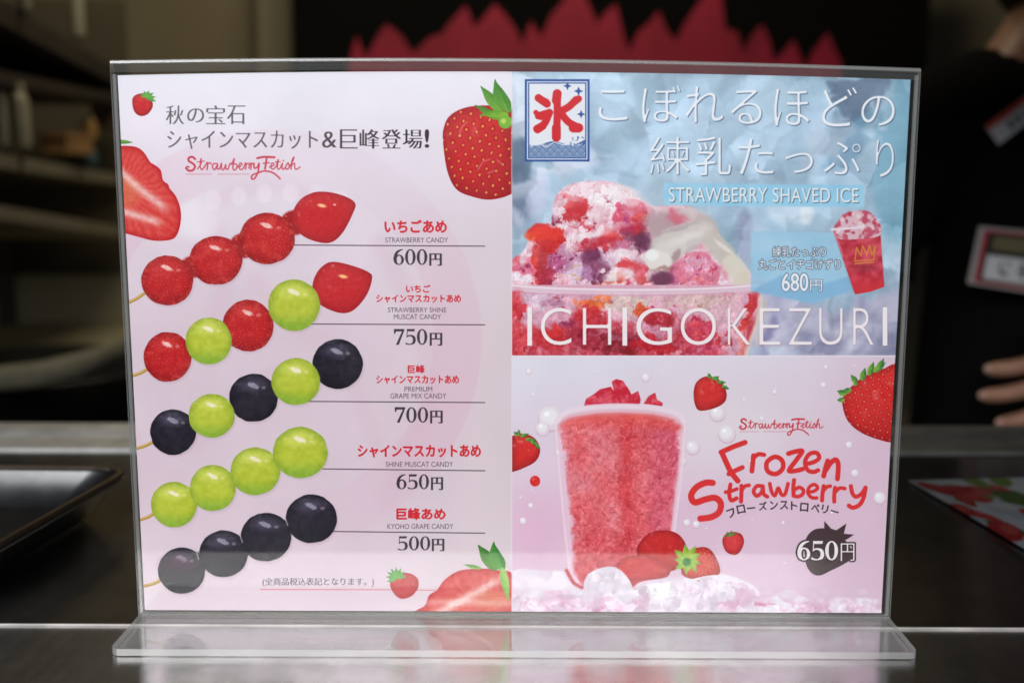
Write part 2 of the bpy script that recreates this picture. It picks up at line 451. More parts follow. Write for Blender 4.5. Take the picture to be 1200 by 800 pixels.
def text(s, x0, y0, x1, y1, col, bold=0.0, dil=0, rot=0, shear=0, shadow=None, outline=None, sp=1.0, alpha=1, fn=None):
    """lettering fitted to a box in image pixels; dil widens the upright strokes only (book-face contrast)"""
    A, B = _gc[s] if s.startswith('serif') else glyphs(s, sp)
    mn = np.minimum(A.min(0), B.min(0)); mx = np.maximum(A.max(0), B.max(0))
    c, sn = math.cos(rot), math.sin(rot); cx, cy = (x0+x1)/2, (y0+y1)/2
    def f(P):
        u = (P-mn)/(mx-mn); X = x0+u[:, 0]*(x1-x0); Y = y1-u[:, 1]*(y1-y0)
        X = X+shear*(y1-Y)
        X, Y = X-cx, Y-cy
        return np.c_[cx+X*c-Y*sn, cy+X*sn+Y*c]
    A2, B2 = f(A), f(B)
    al = np.r_[A2, B2]; pd = 6
    sl = win(al[:, 0].min()-pd, al[:, 1].min()-pd, al[:, 0].max()+pd, al[:, 1].max()+pd)
    o = (sl[1].start, sl[0].start)
    m = cover(totex(A2)-o, totex(B2)-o, sl[1].stop-sl[1].start, sl[0].stop-sl[0].start)
    nb = int(round(bold*(y1-y0)/(mx[1]-mn[1])*3)) if mx[1]-mn[1] > .2 else 0
    for _ in range(abs(nb)):
        f_ = np.maximum if nb > 0 else np.minimum
        q_ = [np.roll(m, 1, 0), np.roll(m, -1, 0), np.roll(m, 1, 1), np.roll(m, -1, 1)]
        m2 = m
        for z_ in q_: m2 = f_(m2, z_)
        m = .3*m+.7*m2 if _ % 2 else m2
    if dil:
        b = m.copy()
        for k in range(1, dil+1):
            b[:, k:] = np.maximum(b[:, k:], m[:, :-k])
        m = b
    if outline:
        ow, oc = outline; b = m.copy()
        for k in range(24):
            a = 2*math.pi*k/24; dx, dy = int(round(math.cos(a)*ow*3)), int(round(math.sin(a)*ow*3))
            b = np.maximum(b, np.roll(np.roll(m, dx, 1), dy, 0))
        put(sl, b, oc)
    if shadow:
        dx, dy, sa, sc_, sb = shadow
        b = blur(np.roll(np.roll(m, int(dx*3), 1), int(dy*3), 0), sb)
        put(sl, np.clip(b*sa, 0, 1), sc_)
    put(sl, m*alpha, fn(AX[sl], AY[sl], m) if fn else col)

DK = (62, 54, 62); RED = (205, 32, 44)
def V3(*c): return np.array(c, np.float32)/255
def mixc(a, b, t):
    a = np.asarray(a, np.float32); b = np.asarray(b, np.float32)
    return a*(1-t[..., None])+b*t[..., None]

# --- candy pieces
def ball(cx, cy, rx, ry, kind, seed=0):
    base, dark, top = {'red': (V3(196, 28, 32), V3(140, 16, 24), V3(212, 66, 66)),
                       'green': (V3(182, 194, 58), V3(134, 162, 44), V3(218, 224, 124)),
                       'black': (V3(34, 28, 42), V3(18, 15, 24), V3(96, 90, 112))}[kind]
    def fn(X, Y, u, v):
        r = np.sqrt(u*u+v*v); z = np.sqrt(np.clip(1-r*r, 0, 1))
        c = mixc(base, dark, np.clip((r-.62)/.4, 0, 1)**1.5*.9)
        c = mixc(c, top, np.clip(1-np.hypot((u+.05)/.8, (v+.55)/.42), 0, 1)*.8)
        c = mixc(c, dark, np.clip(v-.25, 0, 1)*(.55 if kind != 'green' else .5))
        if kind == 'green': c = mixc(c, V3(128, 174, 56), np.clip((v-.35)*1.2, 0, .6))
        c = c+((noise(X, Y, 5, seed)-.5)*.10)[..., None]
        gz = noise(X+Y*.4, Y*1.6, 6, seed+21); c = mixc(c, top, np.clip((gz-.58)*5, 0, 1)*.45*np.clip(.3-v, 0, 1))
        if kind == 'red':
            sd, d1, _ = cells(X, Y, 3.6, seed+3)
            c = mixc(c, V3(232, 110, 84), np.clip(.27-d1, 0, 1)*2.6*(sd > .3))
            c = mixc(c, V3(122, 10, 18), np.clip(1-np.abs(d1-.42)/.16, 0, 1)*.35)
            c = mixc(c, V3(214, 70, 64), np.clip(noise(X, Y, 7, seed+31)-.56, 0, 1)*2.2)
        h = np.clip(1-np.hypot((u+.02)/.27, (v+.5-.35*u)/.12)+(noise(X, Y, 2.2, seed+41)-.5)*.5, 0, 1)
        c = mixc(c, V3(250, 235, 225) if kind != 'black' else V3(200, 195, 210), np.clip(h*(3.0 if kind != 'red' else 2.0), 0, .95 if kind != 'black' else .7)*(.8+.4*(noise(X, Y, 3, seed+2)-.5)))
        h = np.clip(1-np.hypot((u-.42)/.1, (v+.42)/.08), 0, 1)
        c = mixc(c, V3(255, 235, 215), np.clip(h*1.2, 0, .3))
        if kind != 'black':
            rim = np.clip(1-np.abs(r-.93)/.06, 0, 1)*(noise(X, Y, 3, seed+9) > .6)*.2
            c = mixc(c, V3(250, 200, 110), rim)
        return np.clip(c, 0, 1)
    a0 = seed*1.7
    ell(cx+1.5, cy+2.5, rx, ry, (170, 140, 155), soft=2, alpha=.25)
    ell(cx, cy, rx, ry, None, rot=0, soft=.45, wob=.8, seed=seed, fn=fn)
def berryfn(seed, big=3.6, base=V3(196, 30, 34), dark=V3(142, 18, 26), top=V3(222, 80, 72), seedc=V3(232, 170, 80), seeds=.8, lightdir=(-.3, -.8)):
    def fn(X, Y, m):
        mb = blur(m, max(4, min(m.shape)*.10))
        cx, cy = X[m > .5].mean() if (m > .5).any() else X.mean(), Y[m > .5].mean() if (m > .5).any() else Y.mean()
        e = np.clip((1-mb)*1.7, 0, 1)
        ext = max(6, (m.sum()**.5)/3/1.7)
        l = ((X-cx)*lightdir[0]+(Y-cy)*lightdir[1])/ext
        c = mixc(base, dark, np.clip(e-.05, 0, 1)*.9)
        c = mixc(c, top, np.clip(l*.8-.1, 0, 1)*(1-e)*.7)
        c = mixc(c, dark, np.clip(-l*.55-.1, 0, .7))
        rx, ry = X*.966+Y*.26, -X*.26+Y*.966
        row = np.floor(ry/big); xx = rx/big*.8+.5*(row % 2)
        jx = noise(X, Y, big*2, seed)*.4; fx = (xx+jx) % 1-.5; fy = (ry/big) % 1-.5
        fy = fy+(noise(X+50, Y, big*1.7, seed+7)-.5)*.5; d = np.hypot(fx*1.55, fy)
        c = mixc(c, dark, np.clip(1-np.abs(d-.3)/.16, 0, 1)*.55*seeds)
        c = mixc(c, seedc, np.clip(1.5-d/.15, 0, 1)*seeds*np.clip(.45+noise(X, Y, big*1.3, seed+8), 0, 1))
        c = mixc(c, V3(250, 190, 185), np.clip(noise(X, Y, big*1.6, seed+4)-.66, 0, 1)*2.5*np.clip(l+.4, 0, 1))
        c = c+((noise(X, Y, 3, seed+5)-.5)*.08)[..., None]
        return np.clip(c, 0, 1)
    return fn
def leaf(x0, y0, x1, y1, w, c0=V3(120, 175, 50), c1=V3(40, 110, 45), bend=0):
    a = np.array((x0, y0), float); b = np.array((x1, y1), float); d = b-a; L = np.hypot(*d); n = np.array((-d[1], d[0]))/max(L, 1e-6)
    P = [a, a+d*.25+n*(w*.42+bend*.5), a+d*.6+n*(w*.4+bend), a+d*.88+n*(w*.14+bend*.6), b, a+d*.85-n*(w*.16-bend*.6), a+d*.55-n*(w*.46-bend), a+d*.22-n*(w*.42-bend*.5)]
    def fn(X, Y, m):
        t = np.clip(((X-a[0])*d[0]+(Y-a[1])*d[1])/(L*L), 0, 1); s = ((X-a[0])*n[0]+(Y-a[1])*n[1])/w
        c = mixc(c0, c1, np.clip(.25+.5*t+s*.7+(noise(X, Y, 3, 3)-.5)*.5, 0, 1))
        return mixc(c, V3(190, 215, 120), np.clip(1-np.abs(s-bend/w*.8)/.07, 0, 1)*.45*(1-t))
    poly(P, None, fn=fn)

# --- the candy panel (left)
X, Y = AX, AY
ART[:] = V3(222, 214, 224)
t = np.clip((Y-90)/300, 0, 1)
ART[:] = mixc(V3(228, 226, 236), V3(216, 199, 211), t)
t = np.clip((Y-600)/110, 0, 1)
ART[:] = mixc(ART, V3(228, 212, 222), t*.7)
n = noise(X, Y, 70, 2)
ART[:] += ((n-.5)*.05)[..., None]
t2 = np.clip((X-420)/150, 0, 1)*np.clip((Y-200)/100, 0, 1); ART[:] = mixc(ART, V3(216, 203, 208), t2*.6)
r = np.hypot(X-318, Y-398)
ring = np.clip((30-np.abs(r-218))/3, 0, 1)*np.clip(.55+.45*np.sin(np.arctan2(Y-398, X-318)*2+1), .25, 1)
ART[:] = mixc(ART, V3(218, 184, 202), ring*.55)
ring = np.clip((1.5-np.abs(r-180))/1, 0, 1)*.3; ART[:] = mixc(ART, V3(230, 200, 212), ring)
# faint emblem inside the ring
for P in ([(240, 250), (275, 225), (330, 218), (380, 235)], [(252, 262), (262, 330), (250, 390)], [(300, 330), (345, 380), (400, 420), (440, 520)],
          [(230, 520), (270, 470), (340, 430)], [(445, 285), (490, 380), (500, 480), (450, 585)]):
    stroke(P, 22, (214, 182, 200), alpha=.28, soft=5)
for k in range(6): ell(250+k*30, 236-10*math.sin(k*.6), 9, 11, (236, 228, 236), alpha=.4, soft=2)
ell(230, 258, 26, 22, (236, 233, 240), soft=8, alpha=.5)
CLIP = (0, 0, 600, 800)

# sliced strawberry at the left edge
def slicefn(kind):
    def fn(X, Y, m):
        e = 1-blur(m, 14)
        if kind == 'L':   # axis from the upper left, flesh streaks shaped like a leaning V
            s = (Y-178)-(X-138)*1.05; q = (X-138)
            w = np.exp(-((Y-(197+q*1.05-.004*q*q))/6.5)**2)*np.clip((64-q)/14, 0, 1)
            w2 = np.exp(-((Y-(246+q*.30))/5)**2)*np.clip((56-q)/12, 0, 1)
            core = np.clip(1-np.hypot((X-146)/26, (Y-226)/24), 0, 1)
            ang = np.arctan2(Y-225, X-140); rad = np.hypot(X-140, Y-225)
            fib = .5+.5*np.sin(ang*38+noise(X, Y, 12, 5)*7)
        else:
            w = np.exp(-((Y-(676+(590-X)*.55))/6)**2)*np.clip((596-X)/20, 0, 1)
            w2 = np.exp(-((Y-(706+(X-560)*.02))/4)**2)*.5
            core = np.clip(1-np.hypot((X-575)/34, (Y-702)/14), 0, 1)
            ang = np.arctan2(Y-720, X-575); rad = np.hypot(X-575, Y-720)
            fib = .5+.5*np.sin(ang*30+noise(X, Y, 12, 5)*7)
        c = mixc(V3(206, 52, 50), V3(186, 24, 32), np.clip(e*2.4, 0, 1))
        c = mixc(c, V3(224, 120, 100), fib*np.clip(.62-e*2.2, 0, 1)*.55)
        c = mixc(c, V3(212, 104, 76), np.clip(core*1.6, 0, .9))
        c = mixc(c, V3(236, 208, 204), np.clip((w+w2)*(.75+.35*(noise(X, Y, 5, 8)-.5)), 0, .92))
        c = mixc(c, V3(240, 190, 130), np.clip(noise(X, Y, 2.2, 12)-.72, 0, 1)*4*np.clip(e*3, 0, 1))
        if kind != 'L': c = c*.9+.1
        return np.clip(c+((noise(X, Y, 2.5, 4)-.5)*.10)[..., None], 0, 1)
    return fn
leaf(134, 166, 156, 167, 5)
P = [(120, 172), (140, 171), (158, 172), (168, 178), (176, 190), (179, 192), (188, 199), (191, 211), (197, 216), (199, 221), (206, 230), (211, 243), (212, 258), (208, 274), (200, 281), (180, 282), (160, 277), (140, 272), (120, 270)]
poly(P, None, fn=slicefn('L'))
# sliced strawberry bottom right
P = [(489, 717), (498, 709), (503, 697), (512, 691), (520, 680), (532, 671), (545, 667), (570, 666), (585, 668), (600, 672), (606, 700), (606, 722), (540, 722)]
poly(P, None, fn=slicefn('R'), smooth=True)
leaf(565, 666, 543, 661, 5, V3(150, 190, 90), V3(70, 140, 60))
leaf(582, 668, 560, 638, 15, V3(90, 150, 40), V3(40, 105, 35))
leaf(590, 668, 579, 634, 17, V3(80, 160, 45), V3(30, 105, 40), bend=-4)
leaf(588, 664, 596, 704, 10, V3(160, 205, 100), V3(110, 175, 70))
# tiny strawberries
poly([(155, 117), (160, 111), (170, 110), (177, 116), (179, 125), (173, 134), (164, 136), (157, 130)], None, fn=berryfn(2, 2.4, seeds=.25))
for a in range(6):
    an = -2.6+a*.62; leaf(170, 114, 170+10*math.cos(an)+3, 114+9*math.sin(an)+1, 4, V3(110, 180, 70), V3(50, 130, 60))
leaf(170, 113, 183, 119, 4, V3(110, 180, 70), V3(60, 140, 60))
poly([(457, 683), (463, 673), (478, 671), (489, 677), (490, 688), (482, 698), (470, 701), (461, 694)], None, fn=berryfn(3, 2.6, seeds=.25, base=V3(200, 70, 74), dark=V3(170, 50, 58)))
for a in range(8):
    an = -3.6+a*.5; leaf(466, 677, 466+12*math.cos(an)-2, 676+12*math.sin(an), 4.5, V3(130, 185, 100), V3(80, 150, 80))
# big strawberry at the top
P = [(519, 165), (520, 150), (526, 137), (540, 128), (560, 124), (585, 125), (612, 135), (620, 170), (610, 215), (598, 228), (575, 234), (555, 231), (535, 222), (524, 200)]
sl, m = poly(P, None, fn=berryfn(11, 9.4, seeds=1, dark=V3(150, 14, 26), seedc=V3(236, 176, 70)))
for P_ in ([(560, 199), (566, 190), (574, 187)], [(583, 188), (589, 193)], [(572, 203), (580, 200)], [(538, 160), (541, 150), (547, 143)]): stroke(P_, 1.6, (240, 196, 196), alpha=.4, soft=.8)
leaf(586, 140, 556, 123, 9, V3(110, 165, 45), V3(60, 120, 40))
leaf(588, 132, 563, 101, 13, V3(120, 175, 60), V3(60, 125, 45))
leaf(598, 132, 580, 93, 17, V3(100, 160, 50), V3(45, 115, 40), bend=-3)
leaf(596, 134, 562, 136, 9, V3(140, 190, 50), V3(90, 150, 40), bend=2)
ell(592, 143, 8, 8, (120, 180, 55), soft=1); ell(590, 142, 3, 3, (185, 215, 100), soft=1)

# price lines
for (xa, ya, xb, yb) in ((343, 287.2, 568, 288.5), (361, 379.6, 568, 380.6), (362, 470.2, 568, 471.6), (378, 549.2, 568, 551.4), (390, 622.4, 568, 624.4)):
    stroke([(xa, ya), (xb, yb)], 1.1, (70, 58, 68), smooth=False)
# sticks
for P in ([(146, 356), (170, 343)], [(152, 441), (175, 431)], [(157, 526), (182, 516)], [(163, 609), (182, 600)], [(170, 686), (190, 678)]):
    P = [P[0], ((P[0][0]+P[1][0])/2+1, (P[0][1]+P[1][1])/2+1), P[1]]
    stroke(P, 3.6, (172, 132, 54)); stroke([(p[0], p[1]-.8) for p in P], 1.3, (214, 185, 110))
def tipberry(P, seed):
    poly(P, None, fn=berryfn(seed, 3.0, base=V3(196, 34, 40), dark=V3(156, 24, 34), top=V3(210, 70, 74), seeds=.34, seedc=V3(226, 120, 90)))
def neck(x, y, w=9):
    ell(x, y, w, w*.9, (160, 22, 26), soft=2)
    for k in range(7): ell(x+random.uniform(-w, w)*.7, y+random.uniform(-w, w)*.8, 1.2, .9, (240, 150, 90), alpha=.65, soft=.5)
for k, (x, y) in enumerate(((224, 314), (284, 289), (344, 262))): neck(x+1, y-1, 16 if k else 14)
tipberry([(342, 255), (350, 236), (366, 226), (384, 225), (404, 230), (416, 238), (414, 249), (402, 272), (388, 284), (370, 283), (352, 274)], 31)
ell(377, 241, 5, 2, (250, 200, 140), rot=.2, soft=1.2); ell(392, 240, 2, 1.2, (250, 220, 200), alpha=.7)
for k, a in enumerate(((196, 328.5, 30.5, 29), (253, 305, 31, 28.5), (313, 279.5, 32.5, 30))): ball(*a, 'red', 40+k)
ball(196.5, 418, 28, 29, 'red', 50); neck(222, 404, 6); ball(290.5, 381.5, 30, 30, 'red', 51)
tipberry([(366, 336), (371, 320), (382, 309), (394, 307), (415, 312), (432, 319), (436, 326), (430, 345), (416, 362), (402, 367), (384, 362), (370, 352)], 33)
ell(402, 324, 5, 2, (250, 200, 140), rot=.2, soft=1.2)
ball(244.5, 399.5, 27, 27.5, 'green', 52); ball(344.5, 357.5, 30.5, 30, 'green', 53)
ball(203, 506, 27, 26.5, 'black', 54); ball(297, 466, 28.5, 28, 'black', 55); ball(395.5, 426.5, 29.5, 29, 'black', 57)
ball(248, 487, 27, 25.5, 'green', 56); ball(346.5, 447, 28.5, 27.5, 'green', 58)
for k, a in enumerate(((204, 591, 27, 26.5), (249.5, 571.5, 27, 27), (299, 552, 29, 28), (352, 530, 32, 30))): ball(*a, 'green', 60+k)
ell(232, 656, 9, 9, (40, 36, 46), soft=3); ell(287, 640, 9, 9, (40, 36, 46), soft=3); ell(340, 617, 9, 9, (40, 36, 46), soft=3)
for k, a in enumerate(((213, 668, 27.5, 27), (262, 648.5, 28.5, 27.5), (311.5, 629, 29.5, 28.5), (365, 607.5, 30, 28.5))): ball(*a, 'black', 70+k)
ell(208, 660, 18, 10, (92, 44, 66), soft=7, alpha=.4)
for (x, y) in ((230, 651), (281, 631), (334, 611)): stroke([(x, y-5), (x+3, y+4)], 1.6, (190, 180, 185), alpha=.7)

# headings and prices
G1 = (96, 86, 92)
def gfn(X, Y, m): return mixc(V3(100, 92, 98), V3(50, 40, 46), np.clip((X-330)/150, 0, 1))
for s, a, b in (('秋', 194, 215), ('の', 219, 238.5), ('宝', 241, 263.5), ('石', 265.5, 287)):
    text(s, a, 123.5 if s != 'の' else 127, b, 146 if s != 'の' else 144, None, bold=-.012, dil=3, fn=gfn)
text('シャインマスカット', 195.5, 153, 372, 175, None, bold=-.008, dil=3, fn=gfn)
text('&', 377, 154, 394, 173.5, None, bold=-.01, dil=3, fn=gfn)
for s, a, b in (('巨', 398, 418), ('峰', 421, 444), ('登', 447, 469), ('場', 471.5, 494)):
    text(s, a, 151.5, b, 174.5, None, bold=-.008, dil=4, fn=gfn)
text('!', 498, 152, 502, 173, None, bold=.01, dil=2, fn=gfn)
def redtext(s, x0, y0, x1, y1): text(s, x0, y0, x1, y1, RED, bold=.036)
def small(s, x0, y0, x1, y1): text(s, x0, y0, x1, y1, (92, 80, 90), bold=.004)
def price(s, x0, y0, x1, y1, xa, ya, xb):
    w = (x1-x0)/3
    for k, ch in enumerate(s):
        a = x0+k*w; text('serif'+ch, a, y0, a+w-1.3, y1, DK)
    text('円', xa, ya, xb-1, y1+1, DK, bold=-.006, dil=4)
redtext('いちごあめ', 451, 258, 523, 272.5); small('STRAWBERRY CANDY', 451.5, 278.3, 525, 284.3)
price('600', 461, 292, 502, 310.5, 503, 297, 517.5)
redtext('いちご', 476, 334, 504, 342.5); redtext('シャインマスカットあめ', 441, 345.5, 540, 354.5)
small('STRAWBERRY SHINE', 454.5, 360.3, 523, 366); small('MUSCAT CANDY', 461.5, 368.2, 517, 374)
price('750', 461.5, 385.5, 502, 404, 503.5, 390, 518)
redtext('巨峰', 478, 427.8, 497.5, 437); redtext('シャインマスカットあめ', 441, 440, 537.5, 449.5)
small('PREMIUM', 474, 453, 506.5, 458.8); small('GRAPE MIX CANDY', 457.5, 460.8, 523, 466.8)
price('700', 462.5, 477, 503, 495, 504, 481, 518.5)
redtext('シャインマスカットあめ', 419.5, 521.5, 563, 535.5); small('SHINE MUSCAT CANDY', 452, 540.8, 531, 546.8)
price('650', 464.5, 555.5, 504, 573, 505, 559, 519)
redtext('巨峰あめ', 465, 595.3, 521.5, 608.5); small('KYOHO GRAPE CANDY', 454, 613.5, 531, 619.5)
price('500', 466, 628, 505.5, 644.5, 506, 631, 520.5)
text('(全商品税込表記となります。)', 307.5, 676.5, 438, 686.8, (104, 96, 104), bold=-.004, dil=1)
stroke([(305, 690.2), (458, 690.6)], 1, (214, 96, 116), smooth=False, alpha=.8); stroke([(489, 691), (515, 691.3)], 1, (214, 110, 130), smooth=False, alpha=.8)

def script_logo(x0, y0, w, col, th=1.3):
    """the shop's red script word mark, drawn stroke by stroke (unit: width 135, x-height about 8)"""
    k = w/135
    def S(P, t=1.0, **q): stroke([(x0+a*k, y0+b*k) for a, b in P], th*t*k, col, **q)
    S([(11, 3.5), (8, 1), (4, 2), (3.5, 5.5), (8, 8.5), (11, 12), (8.5, 16.5), (3.5, 17), (0.5, 14)], 2.2)
    S([(0.5, 14), (2, 12), (4, 13)], 1.4)
    S([(14, 15), (18, 9), (18, 3), (17, 12), (19, 16), (22, 13)], 1.2); S([(14, 7), (22, 6)], 1)
    S([(22, 13), (25, 8), (26, 9), (25, 16)], 1.4); S([(26, 9), (29, 8), (30, 9.5)], 1.2)
    S([(37, 9), (33, 9), (31.5, 13), (34, 16), (37.5, 10), (37, 15), (40, 15)], 1.3)
    S([(40, 15), (42, 8.5), (42, 14), (44.5, 16), (47, 10), (47, 14), (49.5, 15.5), (52, 9), (54, 9)], 1.3)
    S([(54, 10), (57, 3), (56, 9), (55.5, 15), (58.5, 16), (60.5, 11), (57.5, 9)], 1.3)
    S([(60, 13), (64, 12), (66, 9), (63.5, 8.5), (62.5, 13), (65, 16), (68, 14)], 1.2)
    for a in (68, 74): S([(a, 14), (a+2, 8.5), (a+3, 9.5), (a+2.2, 15.5)], 1.3); S([(a+3, 9.5), (a+5.5, 8.5), (a+6, 10)], 1.1)
    S([(80, 8.5), (80.5, 14), (84, 13), (86, 8.5), (85, 18), (81, 26), (77.5, 26.5), (78, 22.5), (84, 20), (92, 17.5), (101, 19), (107, 23), (110.5, 26.5)], 1.6)
    S([(84, 2.5), (92, 1), (104, 1.5)], 2.2); S([(95, 2), (94, 9), (93, 15)], 1.9); S([(91, 8.5), (98, 8)], 1.3)
    S([(98, 13), (102, 11.5), (103.5, 9), (101, 8.5), (100, 13), (102.5, 15.5), (106, 12)], 1.2)
    S([(106, 12), (108.5, 4), (107.5, 13), (109.5, 15.5), (112, 12)], 1.2); S([(105, 7), (111, 6.5)], 1)
    S([(112, 12), (113.5, 8.5), (113, 14), (115, 15.5), (118, 11)], 1.2); ell(x0+114.5*k, y0+5.5*k, .9*k, .9*k, col)
    S([(118, 11), (120, 8), (121.5, 12.5), (119, 15.5), (117, 14)], 1.3)
    S([(121, 14), (125.5, 6), (127, 1), (124.5, 6), (123.5, 15.5)], 1.2); S([(124, 11), (127.5, 8.5), (128, 14), (130, 15.5), (134, 13)], 1.2)
    for q in range(22):
        if q not in (9, 10): S([(1+q*3.4, 21.2), (3+q*3.4, 21.2)], .8, alpha=.55, smooth=False)
script_logo(217.5, 183, 135, (198, 62, 82), 1.15)

# --- the shaved ice panel (upper right)
CLIP = (600, 40, 1100, 416.5)
sl = win(600, 40, 1090, 417); X, Y = AX[sl], AY[sl]
c = mixc(V3(164, 192, 214), V3(184, 206, 224), noise(X, Y, 60, 21))
Xw = X+(noise(X, Y, 40, 22)-.5)*40; Yw = Y+(noise(X, Y, 40, 23)-.5)*40
v, d1, ed = cells(Xw+Y*.3, Yw+X*.5, 46, 5)
v = blur(v, 9)
c = c*(.92+.15*v)[..., None]
rg_ = np.clip(1-np.abs(noise(X+Y*.8, Y-X*.5, 55, 27)-.5)/.03, 0, 1)
c = mixc(c, V3(206, 216, 232), rg_*.35)
c = mixc(c, V3(122, 165, 190), np.clip(noise(X+Y*.5, Y, 34, 25)-.5, 0, 1)*1.6*np.clip((X-850)/120, .35, 1))
put(sl, clipm(sl), c)
poly([(955, 85), (1036, 85), (1024, 118), (1000, 140), (985, 112), (962, 100)], (98, 116, 142), smooth=False, soft=1.2, alpha=.8)
poly([(1040, 85), (1070, 85), (1060, 300), (1040, 290), (1026, 180)], (118, 170, 192), smooth=False, soft=3, alpha=.7)
poly([(930, 165), (1000, 128), (1010, 150), (950, 190)], (196, 206, 224), smooth=False, soft=2, alpha=.5)
poly([(985, 150), (1020, 120), (1030, 125), (990, 180), (960, 210)], (104, 150, 178), smooth=False, soft=3, alpha=.6)
poly([(598, 90), (612, 90), (612, 150), (602, 162), (596, 160)], (205, 214, 228), smooth=False, soft=1.5, alpha=.8)
poly([(598, 205), (668, 180), (720, 188), (690, 200), (640, 215), (600, 226)], (205, 210, 228), smooth=False, soft=2, alpha=.75)
poly([(596, 160), (606, 150), (614, 165), (614, 200), (598, 206)], (84, 104, 130), smooth=False, soft=2, alpha=.8)
poly([(596, 228), (620, 216), (628, 240), (632, 262), (615, 275), (596, 260)], (110, 124, 152), soft=3, alpha=.85)
poly([(596, 240), (612, 250), (618, 275), (600, 290)], (190, 196, 216), soft=3, alpha=.8)
poly([(620, 215), (650, 208), (650, 245), (632, 262)], (196, 200, 222), soft=4, alpha=.7)
poly([(690, 160), (705, 158), (720, 190), (760, 214), (740, 225), (700, 205)], (150, 172, 196), soft=4, alpha=.6)
poly([(596, 270), (625, 262), (640, 280), (612, 318), (596, 320)], (140, 168, 188), soft=4, alpha=.7)
poly([(850, 250), (868, 240), (880, 262), (880, 316), (862, 300)], (164, 174, 200), soft=3, alpha=.9)
poly([(895, 244), (945, 246), (938, 268), (915, 268)], (196, 214, 228), soft=2, alpha=.7)
poly([(930, 250), (942, 246), (945, 262), (935, 270)], (225, 232, 238), soft=1.5, alpha=.7)
# lavender ice at the lower right
sl, m = pmask(spline([(884, 345), (930, 350), (990, 352), (1060, 330), (1080, 330), (1080, 430), (870, 430)])); m = blur(m, 12)*clipm(sl)
X, Y = AX[sl], AY[sl]; n = noise(X+Y*.3, Y, 26, 31); c = mixc(V3(148, 148, 178), V3(208, 206, 224), np.clip((n-.3)*2.2, 0, 1))
c = mixc(c, V3(214, 214, 228), np.clip(1-np.hypot((X-985)/60, (Y-378)/14), 0, 1)); put(sl, m*.95, c)
poly([(888, 405), (900, 380), (905, 392), (896, 420), (880, 420)], (122, 118, 160), soft=2, alpha=.8)
poly([(1010, 400), (1050, 384), (1050, 420), (1000, 420)], (116, 118, 150), soft=4, alpha=.5)

crystal([(596, 40), (1090, 40), (1090, 420), (596, 420)], 46, 26, .13, .03, 301, 1.0, .7, soft=3, fine=10, fd=.25, glint=.15, alpha=.85)
ARTB = win(596, 40, 1090, 420); q_ = ART[ARTB].copy()
for ch_ in range(3): q_[..., ch_] = blur(q_[..., ch_], 3)
put(ARTB, np.ones(q_.shape[:2], np.float32)*clipm(ARTB)*.9, q_)
crystal([(596, 40), (1090, 40), (1090, 420), (596, 420)], 19, 6, .05, .02, 311, .8, 1.2, soft=3, fine=6, fd=.3, glint=.3, alpha=.6)
# shaved ice heap
def heapfn(X, Y, m):
    n1 = noise(X, Y, 12, 41); n2 = noise(X+40, Y, 5, 42, 3)
    c = mixc(V3(228, 196, 208), V3(216, 140, 160), np.clip((n1-.45)*3.5, 0, 1))
    c = mixc(c, V3(236, 226, 232), np.clip((n2-.55)*4, 0, 1))
    return c
poly([(590, 322), (606, 302), (616, 290), (622, 274), (646, 258), (648, 240), (654, 226), (668, 216), (690, 212), (716, 213), (738, 222), (756, 236), (770, 242), (790, 240), (812, 244), (834, 262), (848, 282), (866, 306), (880, 320), (880, 340), (590, 340)], None, fn=heapfn, soft=.6)
def B(x, y, rx, ry, col, rot=0, a=.9, soft=1.6, wob=4, seed=None):
    ell(x, y, rx, ry, col, rot=rot, soft=soft, alpha=a, wob=wob, seed=int(x*3+y*7) if seed is None else seed)
B(690, 238, 34, 22, (232, 212, 220), a=.7, soft=5); B(728, 232, 26, 14, (232, 222, 226), rot=.3, a=.9, soft=4); B(705, 232, 14, 10, (238, 236, 240), a=.8, soft=3)
B(676, 243, 15, 13, (204, 52, 62)); B(668, 235, 7, 8, (220, 90, 96)); B(682, 250, 8, 6, (186, 36, 48)); B(661, 240, 5, 3, (226, 92, 84))
B(652, 256, 4, 5, (186, 52, 84)); B(650, 257, 2, 2, (140, 30, 60)); B(683, 264, 16, 3.5, (212, 78, 92), rot=.12); B(655, 265, 8, 5, (240, 236, 240), soft=2.5)
B(699, 263, 2.6, 3, (150, 34, 54)); B(714, 234, 3, 1.6, (170, 44, 70)); B(706, 247, 10, 5, (222, 168, 182), soft=3); B(720, 246, 7, 12, (236, 220, 228), rot=.5, soft=3)
B(702, 223, 10, 3, (222, 140, 160), rot=-.4, soft=2); B(690, 276, 26, 8, (236, 218, 226), rot=-.1, soft=3)
B(740, 256, 21, 20, (204, 66, 96)); B(752, 262, 11, 15, (204, 54, 52)); B(738, 249, 7, 6, (232, 196, 218), soft=2); B(746, 243, 12, 6, (218, 120, 136), soft=2.5)
B(732, 268, 12, 10, (184, 48, 84), soft=2.5); B(733, 256, 4, 8, (168, 52, 110), soft=2); B(757, 270, 5, 8, (150, 26, 40), soft=2); B(750, 252, 5, 4, (236, 92, 76), a=.8)
B(742, 281, 20, 9, (122, 56, 88), soft=4); B(756, 288, 9, 8, (112, 48, 84), soft=3); B(724, 288, 12, 7, (196, 110, 142), soft=3)
B(712, 275, 14, 5, (206, 46, 58), rot=-.5); B(694, 288, 18, 6, (192, 44, 62), rot=-.15); B(716, 282, 10, 4, (214, 62, 62), rot=-.3)
B(641, 276, 23, 13, (216, 42, 40), rot=.1); B(650, 286, 12, 10, (206, 44, 44)); B(624, 275, 8, 5, (232, 92, 56)); B(636, 270, 8, 3, (238, 90, 70), a=.8)
